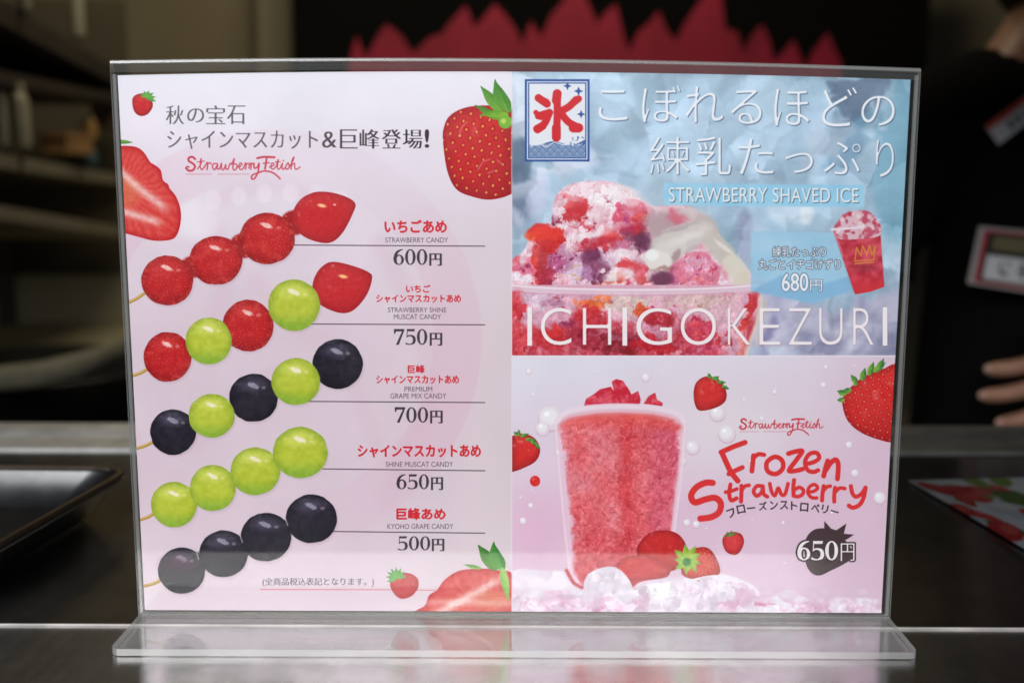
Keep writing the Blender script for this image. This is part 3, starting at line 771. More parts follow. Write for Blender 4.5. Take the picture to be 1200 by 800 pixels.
B(634, 305, 12, 26, (204, 60, 62), rot=.05); B(627, 318, 6, 14, (222, 60, 50)); B(640, 322, 14, 12, (170, 34, 62), soft=2.5)
B(660, 306, 16, 16, (196, 140, 176), soft=3); B(652, 312, 9, 12, (170, 70, 120), soft=3)
for k in range(26): B(646+random.random()*30, 292+random.random()*26, random.uniform(1, 2.6), random.uniform(1, 2.2), random.choice([(156, 48, 96), (226, 190, 220), (190, 90, 140), (140, 40, 84)]), soft=.7, wob=1, seed=k)
B(694, 310, 18, 20, (134, 64, 102), soft=4); B(688, 322, 10, 10, (176, 120, 166), soft=3); B(700, 300, 9, 6, (104, 42, 80), soft=3); B(704, 326, 8, 8, (124, 48, 88), soft=3)
B(674, 318, 8, 12, (222, 200, 224), soft=3); B(674, 312, 4, 1.5, (200, 150, 90), a=.8); B(675, 322, 4, 1.5, (214, 170, 120), a=.8)
B(613, 314, 10, 10, (220, 110, 140), soft=3); B(614, 313, 3, 3, (150, 24, 76)); B(606, 305, 8, 4, (226, 92, 110), rot=-.6); B(606, 326, 14, 6, (236, 228, 238), soft=2.5); B(603, 316, 4, 3, (214, 60, 96))
B(726, 302, 22, 10, (232, 216, 226), soft=3); B(733, 311, 15, 4.5, (216, 66, 78)); B(724, 325, 20, 9, (238, 220, 224), soft=3); B(726, 324, 9, 5, (224, 88, 72), rot=-.4); B(708, 330, 6, 4, (228, 130, 110)); B(737, 330, 4, 3, (204, 50, 80))
B(712, 300, 6, 5, (226, 190, 214), soft=2); B(752, 316, 9, 12, (214, 84, 100), soft=3); B(748, 302, 14, 6, (214, 170, 190), soft=3); B(756, 330, 10, 5, (206, 80, 84), soft=2.5)
B(772, 262, 18, 16, (186, 160, 170), soft=5); B(790, 252, 16, 8, (208, 104, 126), soft=3); B(794, 262, 14, 4, (196, 100, 124), soft=2); B(776, 250, 8, 8, (226, 200, 208), soft=3)
B(812, 254, 20, 10, (206, 196, 196), rot=.4, soft=4); B(826, 268, 18, 14, (190, 176, 172), rot=.6, soft=4)
B(796, 282, 36, 16, (188, 184, 184), rot=-.35, soft=3, wob=3); B(782, 296, 22, 14, (196, 194, 190), rot=-.5, soft=2.5, wob=2); B(770, 304, 16, 12, (212, 208, 204), rot=.3, soft=1.6, wob=2)
B(764, 298, 8, 6, (236, 238, 238), soft=2, wob=1); B(806, 276, 22, 7, (206, 202, 200), rot=-.4, soft=3); B(776, 314, 12, 3, (170, 120, 110), rot=.1, a=.5, soft=2)
B(844, 292, 26, 12, (196, 192, 184), rot=.75, soft=2.5, wob=2); B(862, 314, 18, 12, (216, 212, 198), rot=.8, soft=2, wob=2); B(848, 290, 14, 2.5, (226, 222, 214), rot=.7, soft=1.5); B(870, 328, 10, 8, (214, 206, 190), soft=2)
B(776, 326, 14, 10, (124, 66, 96), soft=3); B(792, 322, 8, 14, (176, 70, 120), soft=3)
B(817, 318, 27, 22, (218, 122, 150), soft=2); B(816, 308, 16, 9, (226, 170, 196), soft=3)
for k in range(40): B(796+random.random()*42, 300+random.random()*34, random.uniform(1.2, 4), random.uniform(1, 3), random.choice([(198, 56, 92), (232, 190, 214), (206, 84, 120), (224, 96, 80), (180, 60, 110), (232, 150, 160)]), rot=random.random()*3, soft=.8, wob=1.5, seed=k+50, a=.75)
for k in range(60): B(655+random.random()*88, 222+random.random()*68, random.uniform(.8, 2.2), random.uniform(.6, 1.6), random.choice([(206, 90, 110), (240, 232, 238), (190, 60, 90)]), rot=random.random()*3, soft=.7, wob=1.5, seed=k+99, a=.5)
HEAP = [(600, 322), (606, 306), (618, 290), (622, 276), (646, 262), (650, 240), (656, 228), (668, 219), (690, 214), (716, 215), (738, 224), (752, 236), (762, 262), (760, 290), (770, 318), (778, 336), (600, 336)]
crystal(HEAP, 11, 9, .08, .16, 321, soft=5, fine=4, fd=.5)
crystal(HEAP, 4.5, 3, .08, .10, 331, soft=5, fine=2, fd=.3)
crystal([(792, 334), (794, 316), (804, 302), (820, 298), (836, 306), (844, 322), (842, 334)], 6, 5, .10, .14, 333, soft=3, fine=2.5, fd=.4)
# lumps: lit tops and crevices as the printed photograph shows them
B(700, 224, 30, 8, (244, 232, 238), rot=.05, a=.55, soft=4); B(672, 233, 10, 10, (238, 214, 224), a=.45, soft=4); B(736, 234, 14, 6, (240, 228, 232), rot=.5, a=.6, soft=3)
B(676, 245, 12, 9, (200, 44, 54), a=.75, soft=2.5); B(668, 240, 5, 4, (226, 96, 96), a=.8); B(700, 250, 12, 7, (236, 216, 224), a=.6, soft=3)
B(744, 250, 12, 7, (214, 100, 124), a=.5, soft=3); B(742, 266, 14, 8, (178, 40, 74), a=.5, soft=3); B(754, 280, 8, 9, (96, 40, 72), a=.7, soft=3)
B(708, 270, 34, 4, (240, 222, 230), rot=-.25, a=.55, soft=2.5); B(704, 283, 22, 5, (186, 38, 58), rot=-.2, a=.7, soft=2.5); B(694, 300, 13, 9, (112, 50, 88), a=.6, soft=4)
B(639, 273, 18, 7, (228, 56, 44), rot=.1, a=.7, soft=2.5); B(644, 288, 12, 8, (196, 34, 40), a=.6, soft=3); B(636, 310, 6, 16, (170, 40, 56), a=.5, soft=3)
B(730, 299, 18, 5, (240, 226, 234), a=.6, soft=2.5); B(727, 322, 18, 4, (244, 230, 232), a=.6, soft=2); B(735, 311, 14, 4, (212, 60, 72), a=.7, soft=2)
# condensed milk running over the heap
B(776, 262, 16, 13, (182, 158, 164), soft=4); B(800, 278, 38, 15, (206, 200, 196), rot=-.35, soft=3, wob=3); B(784, 294, 22, 14, (212, 208, 202), rot=-.5, soft=2.5, wob=2)
B(771, 305, 17, 12, (226, 222, 216), rot=.3, soft=1.6, wob=2); B(764, 299, 8, 6, (238, 240, 240), soft=2, wob=1); B(778, 315, 14, 2.5, (150, 96, 96), rot=-.1, a=.6, soft=1.5)
B(794, 256, 12, 5, (206, 108, 128), a=.8, soft=3); B(806, 278, 22, 5, (224, 220, 216), rot=-.4, a=.8, soft=3); B(795, 268, 22, 2, (168, 150, 156), rot=-.3, a=.6, soft=2)
B(776, 328, 12, 8, (110, 56, 84), soft=3); B(792, 300, 5, 8, (150, 110, 120), rot=.6, a=.6, soft=2)
# contents behind the glass
sl, m = pmask([(598, 334), (886, 334), (893, 352), (886, 380), (872, 420), (598, 420)])
X, Y = AX[sl], AY[sl]; n = noise(X, Y, 16, 51); n2 = noise(X, Y, 5, 52, 3)
c = mixc(V3(216, 166, 186), V3(190, 60, 78), np.clip((Y-372+(n-.5)*50)/22, 0, 1))
c = mixc(c, V3(224, 190, 204), np.clip((n2-.56)*4, 0, 1)*.6); put(sl, m, c)
CLIP = (600, 60, 893, 416.5)
B(606, 356, 10, 20, (204, 48, 58)); B(606, 398, 14, 22, (208, 66, 76), soft=3); B(636, 348, 26, 9, (214, 186, 208), soft=3); B(628, 358, 10, 6, (220, 200, 214), soft=2)
B(650, 350, 14, 4, (186, 120, 150), rot=-.2, a=.6); B(730, 354, 34, 12, (216, 196, 190), soft=4); B(820, 352, 40, 10, (214, 186, 182), soft=4)
B(694, 353, 19, 6, (232, 106, 52), rot=-.12, soft=1.5); B(690, 362, 12, 5, (214, 54, 44), soft=2); B(706, 352, 8, 3, (240, 130, 80), soft=2); B(750, 362, 7, 7, (222, 84, 44), soft=1.5)
B(690, 374, 22, 12, (196, 44, 56), soft=3); B(650, 374, 20, 10, (212, 160, 182), soft=3); B(644, 394, 26, 14, (196, 50, 60), soft=3); B(668, 380, 10, 5, (146, 40, 76), rot=-.2, soft=2)
B(648, 392, 6, 6, (206, 40, 44)); B(690, 396, 30, 14, (150, 26, 48), soft=4); B(724, 400, 26, 14, (132, 22, 40), soft=4); B(716, 391, 26, 2.5, (214, 130, 160), rot=.1, a=.6)
B(768, 372, 22, 9, (176, 30, 44), soft=2.5); B(768, 386, 20, 8, (206, 140, 166), soft=3); B(764, 404, 28, 10, (190, 34, 50), soft=3); B(740, 410, 14, 6, (150, 30, 44), soft=2.5)
B(820, 386, 17, 17, (196, 54, 80), soft=2)
for k in range(24): B(806+random.random()*28, 370+random.random()*28, random.uniform(1.5, 5), random.uniform(.8, 2), random.choice([(220, 100, 110), (150, 24, 60), (226, 140, 150), (214, 60, 60)]), rot=random.random()*3, soft=.7, wob=1.5, seed=k+150, a=.8)
B(836, 408, 30, 8, (196, 70, 100), soft=3); B(856, 396, 16, 24, (216, 172, 190), soft=4); B(846, 366, 20, 12, (220, 180, 196), soft=4); B(848, 400, 5, 10, (186, 30, 46), rot=.5)
B(851, 346, 5, 2, (196, 60, 90)); B(880, 358, 6, 18, (196, 36, 44), rot=.35); B(872, 380, 6, 14, (214, 66, 56), rot=.5); B(870, 410, 5, 12, (222, 130, 120), soft=2)
for k in range(50): B(610+random.random()*250, 345+random.random()*70, random.uniform(1, 3), random.uniform(.8, 2), random.choice([(214, 110, 130), (176, 40, 60), (226, 190, 206)]), rot=random.random()*3, soft=.8, wob=1.5, seed=k+200, a=.5)
crystal([(599, 343), (884, 343), (872, 418), (599, 418)], 11, 9, .10, .2, 341, soft=3, fine=4)
crystal([(599, 343), (884, 343), (872, 418), (599, 418)], 4.5, 3, .07, .1, 345, soft=3, fine=2, fd=.3)
CLIP = (600, 40, 1100, 416.5)
stroke([(892, 348), (888, 375), (879, 400), (874, 418)], 5, (226, 206, 190), alpha=.75, soft=1.5)
stroke([(898, 352), (893, 380), (886, 405)], 3, (222, 196, 150), alpha=.5, soft=1.5)
stroke([(596, 336), (640, 340), (720, 342.5), (800, 342), (850, 340), (886, 336)], 8, (222, 200, 214), alpha=.75, soft=1.2)
stroke([(596, 334), (640, 337.5), (720, 339.5), (800, 339), (850, 337), (888, 334)], 2, (238, 226, 236), alpha=.9)
stroke([(596, 341), (640, 344.5), (720, 346), (800, 345.5), (860, 343)], 1, (206, 130, 160), alpha=.7)
CLIP = (600, 40, 1100, 416.5)
# blue bands
poly([(778, 214.5), (1013, 217), (1013, 243), (778, 240.5)], (146, 204, 232), smooth=False, soft=.8, alpha=.9, fn=lambda X, Y, m: mixc(V3(134, 194, 226), V3(166, 214, 236), noise(X, Y, 22, 61)))
poly([(880, 271), (996, 273), (1000, 340), (952, 356), (925, 350), (880, 341)], None, smooth=False, soft=.8, alpha=.85, fn=lambda X, Y, m: mixc(V3(140, 192, 222), V3(176, 210, 230), noise(X, Y, 24, 62)))
poly([(880, 341), (916, 322), (930, 330), (960, 334), (1000, 322), (1000, 340), (952, 356), (925, 350)], (104, 162, 206), smooth=False, soft=1.5, alpha=.45)
WH = (232, 236, 242); SH = (1, 1, 1.2, (84, 104, 134), 1)
for s, a, b, ya, yb in (('こ', 701, 736, 105, 142), ('ぼ', 752, 798, 100, 144), ('れ', 803, 848, 101, 144), ('る', 856, 893, 105, 146), ('ほ', 907, 949, 104, 148), ('ど', 963, 1005, 102, 149), ('の', 1009, 1049, 112, 148)):
    text(s, a, ya, b, yb, WH, bold=-.012, shadow=SH)
for s, a, b, ya, yb in (('練', 761, 809, 160, 205), ('乳', 815, 857, 160, 206), ('た', 865, 907, 162, 205), ('つ', 920, 953, 179, 203), ('ぷ', 965, 1009, 166, 205), ('り', 1026, 1048, 164, 208)):
    text(s, a, ya, b, yb, WH, bold=-.012 if s != '乳' else -.008, shadow=SH)
text('STRAWBERRY SHAVED ICE', 784, 220, 1006, 237, (226, 232, 236), bold=.006, shadow=(1, 1, 1.1, (88, 104, 120), 1), sp=1.05, rot=.004)
text('練乳たっぷり', 905.5, 289, 968, 301, WH, bold=.012, outline=(.9, (96, 116, 136)))
text('丸ごとイチゴけずり', 889, 303.5, 985, 316, WH, bold=.012, outline=(.9, (96, 116, 136)))
text('680', 916.5, 320.5, 947, 341, WH, bold=.012, outline=(1.0, (110, 130, 156)))
text('円', 949.5, 328, 963.5, 341, WH, bold=.008, outline=(1.0, (110, 130, 156)))
# 氷 flag
rect(615, 93, 691, 189.5, (44, 84, 152)); rect(617.6, 95.6, 688.4, 187, (214, 222, 234)); rect(618.8, 96.8, 687.2, 185.8, (52, 92, 156)); rect(620.3, 98.3, 685.7, 184.3, (224, 228, 236))
CLIP = (620.3, 98, 685.7, 184.3)
sl = win(618, 160, 688, 186); X, Y = AX[sl], AY[sl]
top_ = 168+2.5*np.sin(X/7)-np.clip((X-665)/20, 0, 1)*3
put(sl, np.clip((Y-top_)*2, 0, 1)*clipm(sl), (58, 98, 152))
for row in range(5):
    for kx in range(9):
        cx = 618+kx*9+(row % 2)*4.5; cy = 173+row*4.5
        for rr in (5.6, 3.6, 1.8):
            P = [(cx+rr*math.cos(a), cy-rr*.8*math.sin(a)) for a in np.linspace(.25, 2.9, 6)]
            stroke(P, .6, (214, 222, 232), alpha=.85)
for P in ([(622, 172), (630, 167), (640, 172), (650, 167), (662, 170), (672, 166), (684, 162)],):
    stroke(P, 1.0, (226, 230, 238))
for k in range(34): ell(667+random.random()*17, 160+random.random()*12, random.uniform(.4, 1.1), random.uniform(.4, 1), random.choice([(58, 98, 152), (58, 98, 152), (224, 228, 236)]))
FR = (204, 30, 40)
for P in ([(653, 112), (653, 135), (652, 160)], [(634, 117), (640, 120)], [(631, 136), (644, 132)], [(643, 134), (638, 145), (629, 151)], [(675, 117), (667, 125), (658, 130)], [(657, 132), (666, 143), (679, 150)]):
    stroke(P, 8.5, FR, soft=.5)
stroke([(653, 110), (652, 118)], 10.5, FR); stroke([(631, 115), (641, 122)], 9, FR); stroke([(630, 152), (636, 148)], 9, FR); stroke([(672, 150), (678, 150)], 11, FR); stroke([(652, 150), (652, 161)], 10.5, FR); stroke([(673, 120), (678, 116)], 8, FR); stroke([(628, 132), (634, 138)], 6, FR)
CLIP = (600, 40, 1100, 416.5)
for cx, cy, s in ((665, 101, 5), (678, 107, 5.5), (681, 134, 5)):
    P = []
    for q in range(8):
        rr = s if q % 2 == 0 else s*.42; P.append((cx+rr*math.sin(q*math.pi/4), cy-rr*math.cos(q*math.pi/4)))
    poly(P, (44, 84, 152), smooth=False)
# small cup
def cupfn(X, Y, m):
    n = noise(X, Y, 8, 71); c = mixc(V3(176, 40, 58), V3(214, 84, 100), np.clip((n-.3)*2.2, 0, 1))
    c = mixc(c, V3(206, 44, 56), np.clip((Y-320)/16, 0, 1)*.8)
    return mixc(c, V3(120, 26, 44), np.clip(1-np.abs(Y-313)/7, 0, 1)*np.clip(1-np.abs(X-1014)/22, 0, 1)*.7)
poly([(977, 271), (1031, 264), (1037, 336), (1004, 345), (999, 340)], (120, 140, 160), smooth=False, soft=1.5, alpha=.5)
poly([(976, 269), (1031, 262), (1036.5, 336), (1020, 342), (1002, 345)], None, smooth=False, fn=cupfn)
poly([(977, 268), (983, 258), (990, 250), (1004, 247), (1016, 247), (1026, 254), (1032, 264), (1031, 276), (1010, 280), (984, 280)], None, fn=lambda X, Y, m: mixc(V3(214, 180, 192), V3(190, 80, 104), np.clip((noise(X, Y, 6, 73)-.42)*5, 0, 1)))
for k in range(16): ell(982+random.random()*44, 250+random.random()*24, random.uniform(1.5, 3.5), random.uniform(1.2, 2.6), random.choice([(184, 44, 74), (232, 214, 222), (226, 206, 204), (170, 60, 90)]), rot=random.random()*3, soft=.8, wob=1, seed=k, alpha=.8)
stroke([(975, 269), (990, 268), (1010, 266)], 3, (228, 214, 224), soft=.8); stroke([(978, 272), (988, 300)], 2, (224, 140, 150), alpha=.7, soft=.8)
for P in ([(1002, 304), (1004, 290), (1009, 300), (1011, 288), (1016, 299), (1019, 287), (1022, 299), (1026, 288), (1024, 303)], [(1001, 306), (1025, 304)], [(1002, 309), (1024, 307)]):
    stroke(P, 1.3, (206, 140, 60), smooth=False)
# ICHIGOKEZURI
for s, a, b in (('I', 618, 623.5), ('C', 633, 670.5), ('H', 682, 717.5), ('I', 729.5, 735), ('G', 745, 788.5), ('O', 797, 840), ('K', 852, 881.5), ('E', 889, 915.5), ('Z', 922.5, 952.5), ('U', 959, 988.5), ('R', 999, 1025.5), ('I', 1034.5, 1040)):
    text(s, a, 360, b, 405, (240, 234, 236), bold=0 if s == 'I' else -.018, dil=0, shadow=(.6, .8, .5, (110, 60, 80), 2))


# --- the frozen drink panel (lower right)
CLIP = (600, 416.5, 1100, 800)
sl = win(600, 414, 1090, 724); X, Y = AX[sl], AY[sl]
c = mixc(V3(222, 220, 232), V3(220, 192, 212), np.clip((Y-430-(X-600)*-.15)/190, 0, 1))
c = mixc(c, V3(222, 214, 222), np.clip(1-np.hypot((X-850)/180, (Y-500)/90), 0, 1))
c = mixc(c, V3(214, 186, 204), np.clip((X-900)/150, 0, 1)*.6)
c = mixc(c, V3(222, 180, 206), np.clip(1-np.hypot((X-630)/60, (Y-620)/60), 0, 1)*.9)
c = c+((noise(X, Y, 50, 81)-.5)*.03)[..., None]
put(sl, clipm(sl), c)
rect(600, 416, 1090, 418, (232, 226, 234), alpha=.8)
def drop(x, y, r, pink=.5):
    ell(x, y+r*.12, r*1.06, r*1.06, (196, 150, 176), soft=.6, alpha=.55*pink+.2)
    ell(x, y, r, r, (224, 212, 222), soft=.5, alpha=.95)
    ell(x-r*.1, y-r*.15, r*.75, r*.72, (236, 236, 242), soft=r*.25, alpha=.8)
    ell(x-r*.3, y-r*.35, r*.25, r*.2, (250, 250, 252), soft=.5)
for a in ((841, 484, 9), (852, 508, 10), (812, 524, 8), (800, 540, 5), (965, 451, 3.5), (908, 459, 3), (995, 521, 4), (1002, 554, 4.5), (1031, 583, 7), (645, 490, 14), (636, 502, 8), (805, 612, 4), (816, 614, 4), (655, 530, 4), (968, 430, 2.5), (757, 442, 5), (620, 435, 3.5), (625, 462, 2), (872, 468, 2), (893, 490, 3), (613, 610, 4), (622, 592, 3), (975, 600, 2), (918, 612, 2), (880, 540, 2.4), (1010, 470, 3), (700, 436, 2)):
    drop(*a)
for k in range(70):
    x, y = 606+random.random()*425, 425+random.random()*235
    if 640 < x < 812 and y > 460: continue
    drop(x, y, random.uniform(.5, 1.4), .3)
# ice at the foot
def icefn(X, Y, m):
    v, d1, ed = cells(X+(noise(X, Y, 9, 84)-.5)*10, Y*1.15, 19, 9)
    n = noise(X, Y, 16, 83)
    c = mixc(V3(214, 196, 214), V3(236, 230, 240), np.clip(v*.7+n*.5, 0, 1))
    c = mixc(c, V3(216, 168, 196), np.clip((noise(X, Y, 11, 85)-.52)*4, 0, 1)*np.clip((Y-680)/22, 0, 1)*.9)
    return mixc(c, V3(244, 240, 246), np.clip(1-ed/.16, 0, 1)*.22)
poly([(598, 672), (640, 668), (690, 672), (740, 680), (800, 676), (845, 672), (880, 684), (900, 700), (925, 690), (950, 702), (1000, 700), (1045, 706), (1045, 730), (598, 730)], None, fn=icefn, soft=1)
for (x, y, rx, ry) in ((860, 696, 24, 14), (892, 702, 9, 6), (948, 706, 22, 6), (650, 702, 26, 9), (700, 706, 18, 6)):
    B(x, y, rx, ry, (214, 166, 194), a=.6, soft=2.5, wob=6)
for (x, y) in ((894, 706), (945, 708), (840, 700), (700, 712)): B(x, y, 6, 2, (196, 84, 130), a=.55, soft=1.5)
# cup
def bigcup(X, Y, m):
    e = 1-blur(m, 12); n = noise(X, Y, 3.2, 91, 3); n2 = noise(X, Y*.6, 20, 92); v, d1, ed = cells(X, Y, 3.1, 12)
    c = mixc(V3(220, 94, 102), V3(226, 132, 142), np.clip((n2-.3)*2, 0, 1))
    c = mixc(c, V3(204, 50, 58), np.clip(1-np.abs(X-735)/15, 0, 1)*.65)
    c = mixc(c, V3(206, 90, 122), np.clip((X-752)/20, 0, 1)*np.clip((800-X)/10, 0, 1)*.6)
    c = mixc(c, V3(190, 48, 60), np.clip((Y-610)/60, 0, 1)*.6)
    c = mixc(c, V3(232, 156, 160), np.clip((v-.55)*2.2, 0, 1)*np.clip(.8-d1, 0, 1)*.7)
    c = mixc(c, V3(172, 34, 48), np.clip((.4-v)*2, 0, 1)*.4)
    c = mixc(c, V3(224, 84, 78), np.clip((506-Y)/16, 0, 1)*.6)
    return mixc(c, V3(226, 170, 186), np.clip(e*2.2-.15, 0, .85))
poly([(649, 496), (660, 486), (690, 480), (726, 478), (765, 480), (794, 487), (804, 497), (801, 540), (792, 610), (784, 668), (740, 690), (682, 688), (668, 674), (662, 600), (655, 530)], (228, 196, 214), smooth=False, soft=1, alpha=.85)
poly([(655, 497), (668, 489), (700, 484), (726, 483), (765, 485), (790, 491), (799, 499), (796, 540), (788, 610), (780, 668), (740, 690), (684, 688), (672, 672), (667, 600), (660, 530)], None, smooth=False, fn=bigcup)
poly([(655, 498), (664, 489), (690, 484), (726, 482), (765, 484), (790, 490), (799, 498), (796, 506), (770, 496), (726, 492), (684, 497), (658, 508)], (222, 90, 84), soft=2.5, alpha=.35)
CP = [(658, 500), (700, 490), (726, 488), (765, 490), (797, 502), (786, 610), (778, 664), (740, 686), (688, 684), (674, 668), (664, 560)]
crystal(CP, 3.4, 2, .08, .09, 351, soft=6, fine=2.2, fd=.3)
crystal(CP, 12, 6, .05, .06, 355, soft=6, fine=3)
CH = [((684, 476), (687, 467), (697, 461), (703, 456), (716, 453), (722, 462), (728, 474)), ((706, 475), (712, 462), (722, 456), (735, 462), (742, 474)), ((717, 447), (722, 444), (730, 446), (737, 456), (742, 466), (750, 475), (728, 474), (720, 462)), ((738, 475), (736, 464), (748, 458), (751, 468), (750, 474)), ((754, 473), (760, 464), (768, 460), (770, 468), (777, 472), (776, 476))]
for k, P in enumerate(CH):
    poly(P, None, smooth=False, fn=lambda X, Y, m, k=k: mixc(V3(196, 32, 56), V3(222, 92, 110), np.clip((noise(X, Y, 5, 95+k)-.4)*3, 0, 1)))
stroke([(652, 494), (664, 483), (690, 477.5), (726, 475.5), (765, 477.5), (792, 484), (802, 494)], 6, (232, 216, 228), soft=.8, alpha=.95)
stroke([(651, 496), (660, 600), (668, 672)], 2, (240, 222, 232), soft=1, alpha=.8); stroke([(803, 496), (798, 560), (788, 640)], 2, (240, 222, 232), soft=1, alpha=.8)
# berries at the foot of the cup
poly([(747, 648), (750, 635), (762, 624), (778, 621), (794, 625), (804, 638), (806, 655), (790, 668), (765, 668)], None, fn=berryfn(101, 4.5, seeds=.25))
poly([(722, 664), (730, 654), (748, 650), (770, 654), (784, 664), (780, 676), (740, 680), (724, 674)], None, fn=berryfn(102, 4.0, seeds=.4, base=V3(206, 44, 52)))
poly([(798, 668), (802, 652), (815, 642), (830, 642), (840, 655), (843, 672), (820, 678), (804, 676)], None, fn=berryfn(103, 4.4, seeds=1, base=V3(216, 66, 54), seedc=V3(240, 190, 130)))
for a in range(9):
    an = a*.7+.3; leaf(806+2*math.cos(an), 656+2*math.sin(an), 806+20*math.cos(an)*(1 if a % 2 else .8), 655+18*math.sin(an), 8, V3(190, 205, 80), V3(100, 160, 50))
ell(805, 658, 5, 5, (60, 130, 50), soft=2)
poly([(684, 684), (690, 672), (704, 665), (720, 664), (732, 672), (740, 684), (738, 694), (690, 694)], None, fn=lambda X, Y, m: mixc(V3(232, 228, 236), V3(212, 200, 216), noise(X, Y, 12, 110)), soft=.5)
poly([(742, 690), (750, 682), (772, 679), (800, 680), (830, 674), (845, 676), (850, 700), (742, 702)], None, fn=icefn)
poly([(758, 684), (784, 682), (786, 706), (760, 704)], (240, 238, 244), smooth=False, soft=1, alpha=.8)
stroke([(664, 668), (672, 682), (682, 688)], 4, (196, 76, 88), soft=1)
for k in range(40):
    x = 610+random.random()*420; y = 690+random.random()*24
    poly([(x, y), (x+random.uniform(3, 9), y-random.uniform(2, 6)), (x+random.uniform(8, 14), y+random.uniform(1, 5)), (x+3, y+5)], random.choice([(240, 236, 244), (226, 206, 222), (216, 186, 208), (234, 222, 234)]), smooth=False, soft=.8, alpha=.3)
crystal([(598, 690), (680, 694), (742, 690), (850, 682), (905, 702), (950, 706), (1045, 710), (1045, 735), (598, 735)], 17, 12, .09, .05, 361, soft=4, fine=5, fd=.3)
crystal([(690, 672), (712, 668), (730, 676), (736, 692), (690, 692)], 9, 4, .10, .06, 371, soft=6, fine=3)
crystal([(750, 686), (800, 683), (840, 680), (846, 700), (750, 702)], 11, 8, .12, .08, 381, soft=5, fine=3)
# scattered berries
poly([(590, 520), (598, 512), (612, 508), (626, 513), (633, 526), (628, 540), (612, 549), (600, 553), (590, 556)], None, fn=berryfn(121, 3.2, seeds=.55, base=V3(212, 40, 38), seedc=V3(236, 160, 130)))
for (x, y, dx, dy) in ((608, 509, 0, -6), (612, 511, 8, -3), (618, 515, 8, 0), (624, 518, 8, 4), (624, 518, 4, -4), (606, 509, -4, -3), (629, 522, 4, 4)):
    leaf(x-dx*.3, y-dy*.3, x+dx, y+dy, 4.5, V3(130, 180, 70), V3(30, 90, 50))
ell(627, 563.5, 6, 6.3, (214, 44, 40)); ell(625, 561, 2, 2, (230, 100, 90), alpha=.7)
poly([(813, 458), (817, 447), (828, 441), (843, 445), (851, 458), (850, 470), (838, 478), (820, 481), (814, 472)], None, fn=berryfn(123, 3.2, seeds=.55, base=V3(212, 44, 44), seedc=V3(236, 170, 140)))
for (x, y, dx, dy) in ((832, 442, -2, -5), (836, 444, 7, -3), (843, 448, 8, 0), (848, 453, 7, 3), (840, 445, 1, -4)):
    leaf(x-dx*.3, y-dy*.3, x+dx, y+dy, 4.5, V3(110, 170, 70), V3(30, 90, 50))
poly([(987, 472), (990, 462), (1003, 448), (1018, 438), (1035, 432), (1055, 431), (1060, 500), (1048, 517), (1030, 515), (1008, 506), (993, 492)], None, fn=berryfn(124, 7.2, seeds=.85, base=V3(210, 40, 38), seedc=V3(232, 130, 110)))
for (x, y, dx, dy, w) in ((990, 468, -9, 1, 6), (992, 462, -11, -4, 8), (998, 456, -12, 4, 7), (1005, 449, -8, -10, 7), (1010, 446, 4, -15, 8), (1018, 440, 6, -16, 8), (1024, 436, 14, -12, 8), (1028, 434, 8, -14, 7), (1002, 452, 2, -7, 6)):
    leaf(x, y, x+dx, y+dy, w, V3(150, 190, 70), V3(24, 96, 50))
poly([(846.5, 634), (850, 626), (858, 623), (868, 625), (872, 634), (868, 645), (861, 650), (851, 646)], None, fn=berryfn(125, 2.6, seeds=.4, base=V3(214, 60, 66)))
for dx, dy in ((-9, 2), (-6, -3), (0, -5), (7, -2)): leaf(857, 627, 857+dx, 626+dy, 3, V3(110, 150, 70), V3(60, 100, 50))
# chocolate silhouette
SC = (68, 50, 54)
poly([(943, 640), (946, 628), (955, 620), (968, 619), (976, 624), (986, 628), (996, 640), (1000, 652), (990, 660), (974, 668), (960, 674), (950, 670), (944, 658)], SC)
poly([(966, 610), (974, 619), (980, 621), (992, 613), (989, 625), (1001, 626), (992, 632), (985, 632), (976, 628), (966, 624)], SC, smooth=False)
for k, ch in enumerate('650'):
    text('serif'+ch, 934.5+k*16.3, 633.5, 934.5+k*16.3+15, 656, (236, 232, 236), outline=(2.2, SC))
text('円', 985, 636, 1001, 657, (236, 232, 236), bold=-.008, dil=2, outline=(2.0, SC))
for k, ch in enumerate('650'): text('serif'+ch, 934.5+k*16.3, 633.5, 934.5+k*16.3+15, 656, (236, 232, 236))
script_logo(866.5, 490, 99, (196, 50, 66), 1.2)
# Frozen Strawberry lettering, stroke by stroke
FZ = (214, 48, 50)
def Z(P, w, closed=False, smooth=True): stroke([(800+a/4.209, 500+b/4.209) for a, b in P], w/4.209, FZ, closed=closed, smooth=smooth, soft=.4)
Z([(190, 125), (250, 98), (308, 77)], 25, smooth=False); Z([(196, 132), (222, 190), (240, 225), (272, 266)], 27); Z([(228, 232), (262, 215), (295, 200)], 23)
Z([(350, 142), (346, 180), (342, 218)], 24); Z([(352, 150), (375, 135), (402, 138)], 21)
Z([(455, 148), (490, 165), (494, 205), (460, 232), (420, 218), (416, 175)], 23, closed=True)
Z([(522, 132), (556, 122), (590, 120), (560, 165), (525, 215), (560, 216), (592, 208)], 23)
Z([(616, 182), (650, 172), (674, 152), (660, 128), (625, 135), (604, 172), (616, 212), (645, 222), (668, 214)], 21)
Z([(716, 168), (706, 200), (696, 242)], 24); Z([(708, 212), (730, 178), (756, 162), (768, 190), (764, 256)], 24)
Z([(148, 276), (112, 276), (66, 300), (42, 340), (60, 372), (110, 358), (160, 350), (188, 376), (180, 420), (140, 445), (88, 452)], 31)
Z([(236, 284), (230, 330), (240, 362), (266, 352)], 20); Z([(212, 322), (240, 316), (268, 306)], 18)
Z([(290, 290), (290, 330), (288, 368)], 20); Z([(292, 312), (308, 292), (328, 288)], 18)
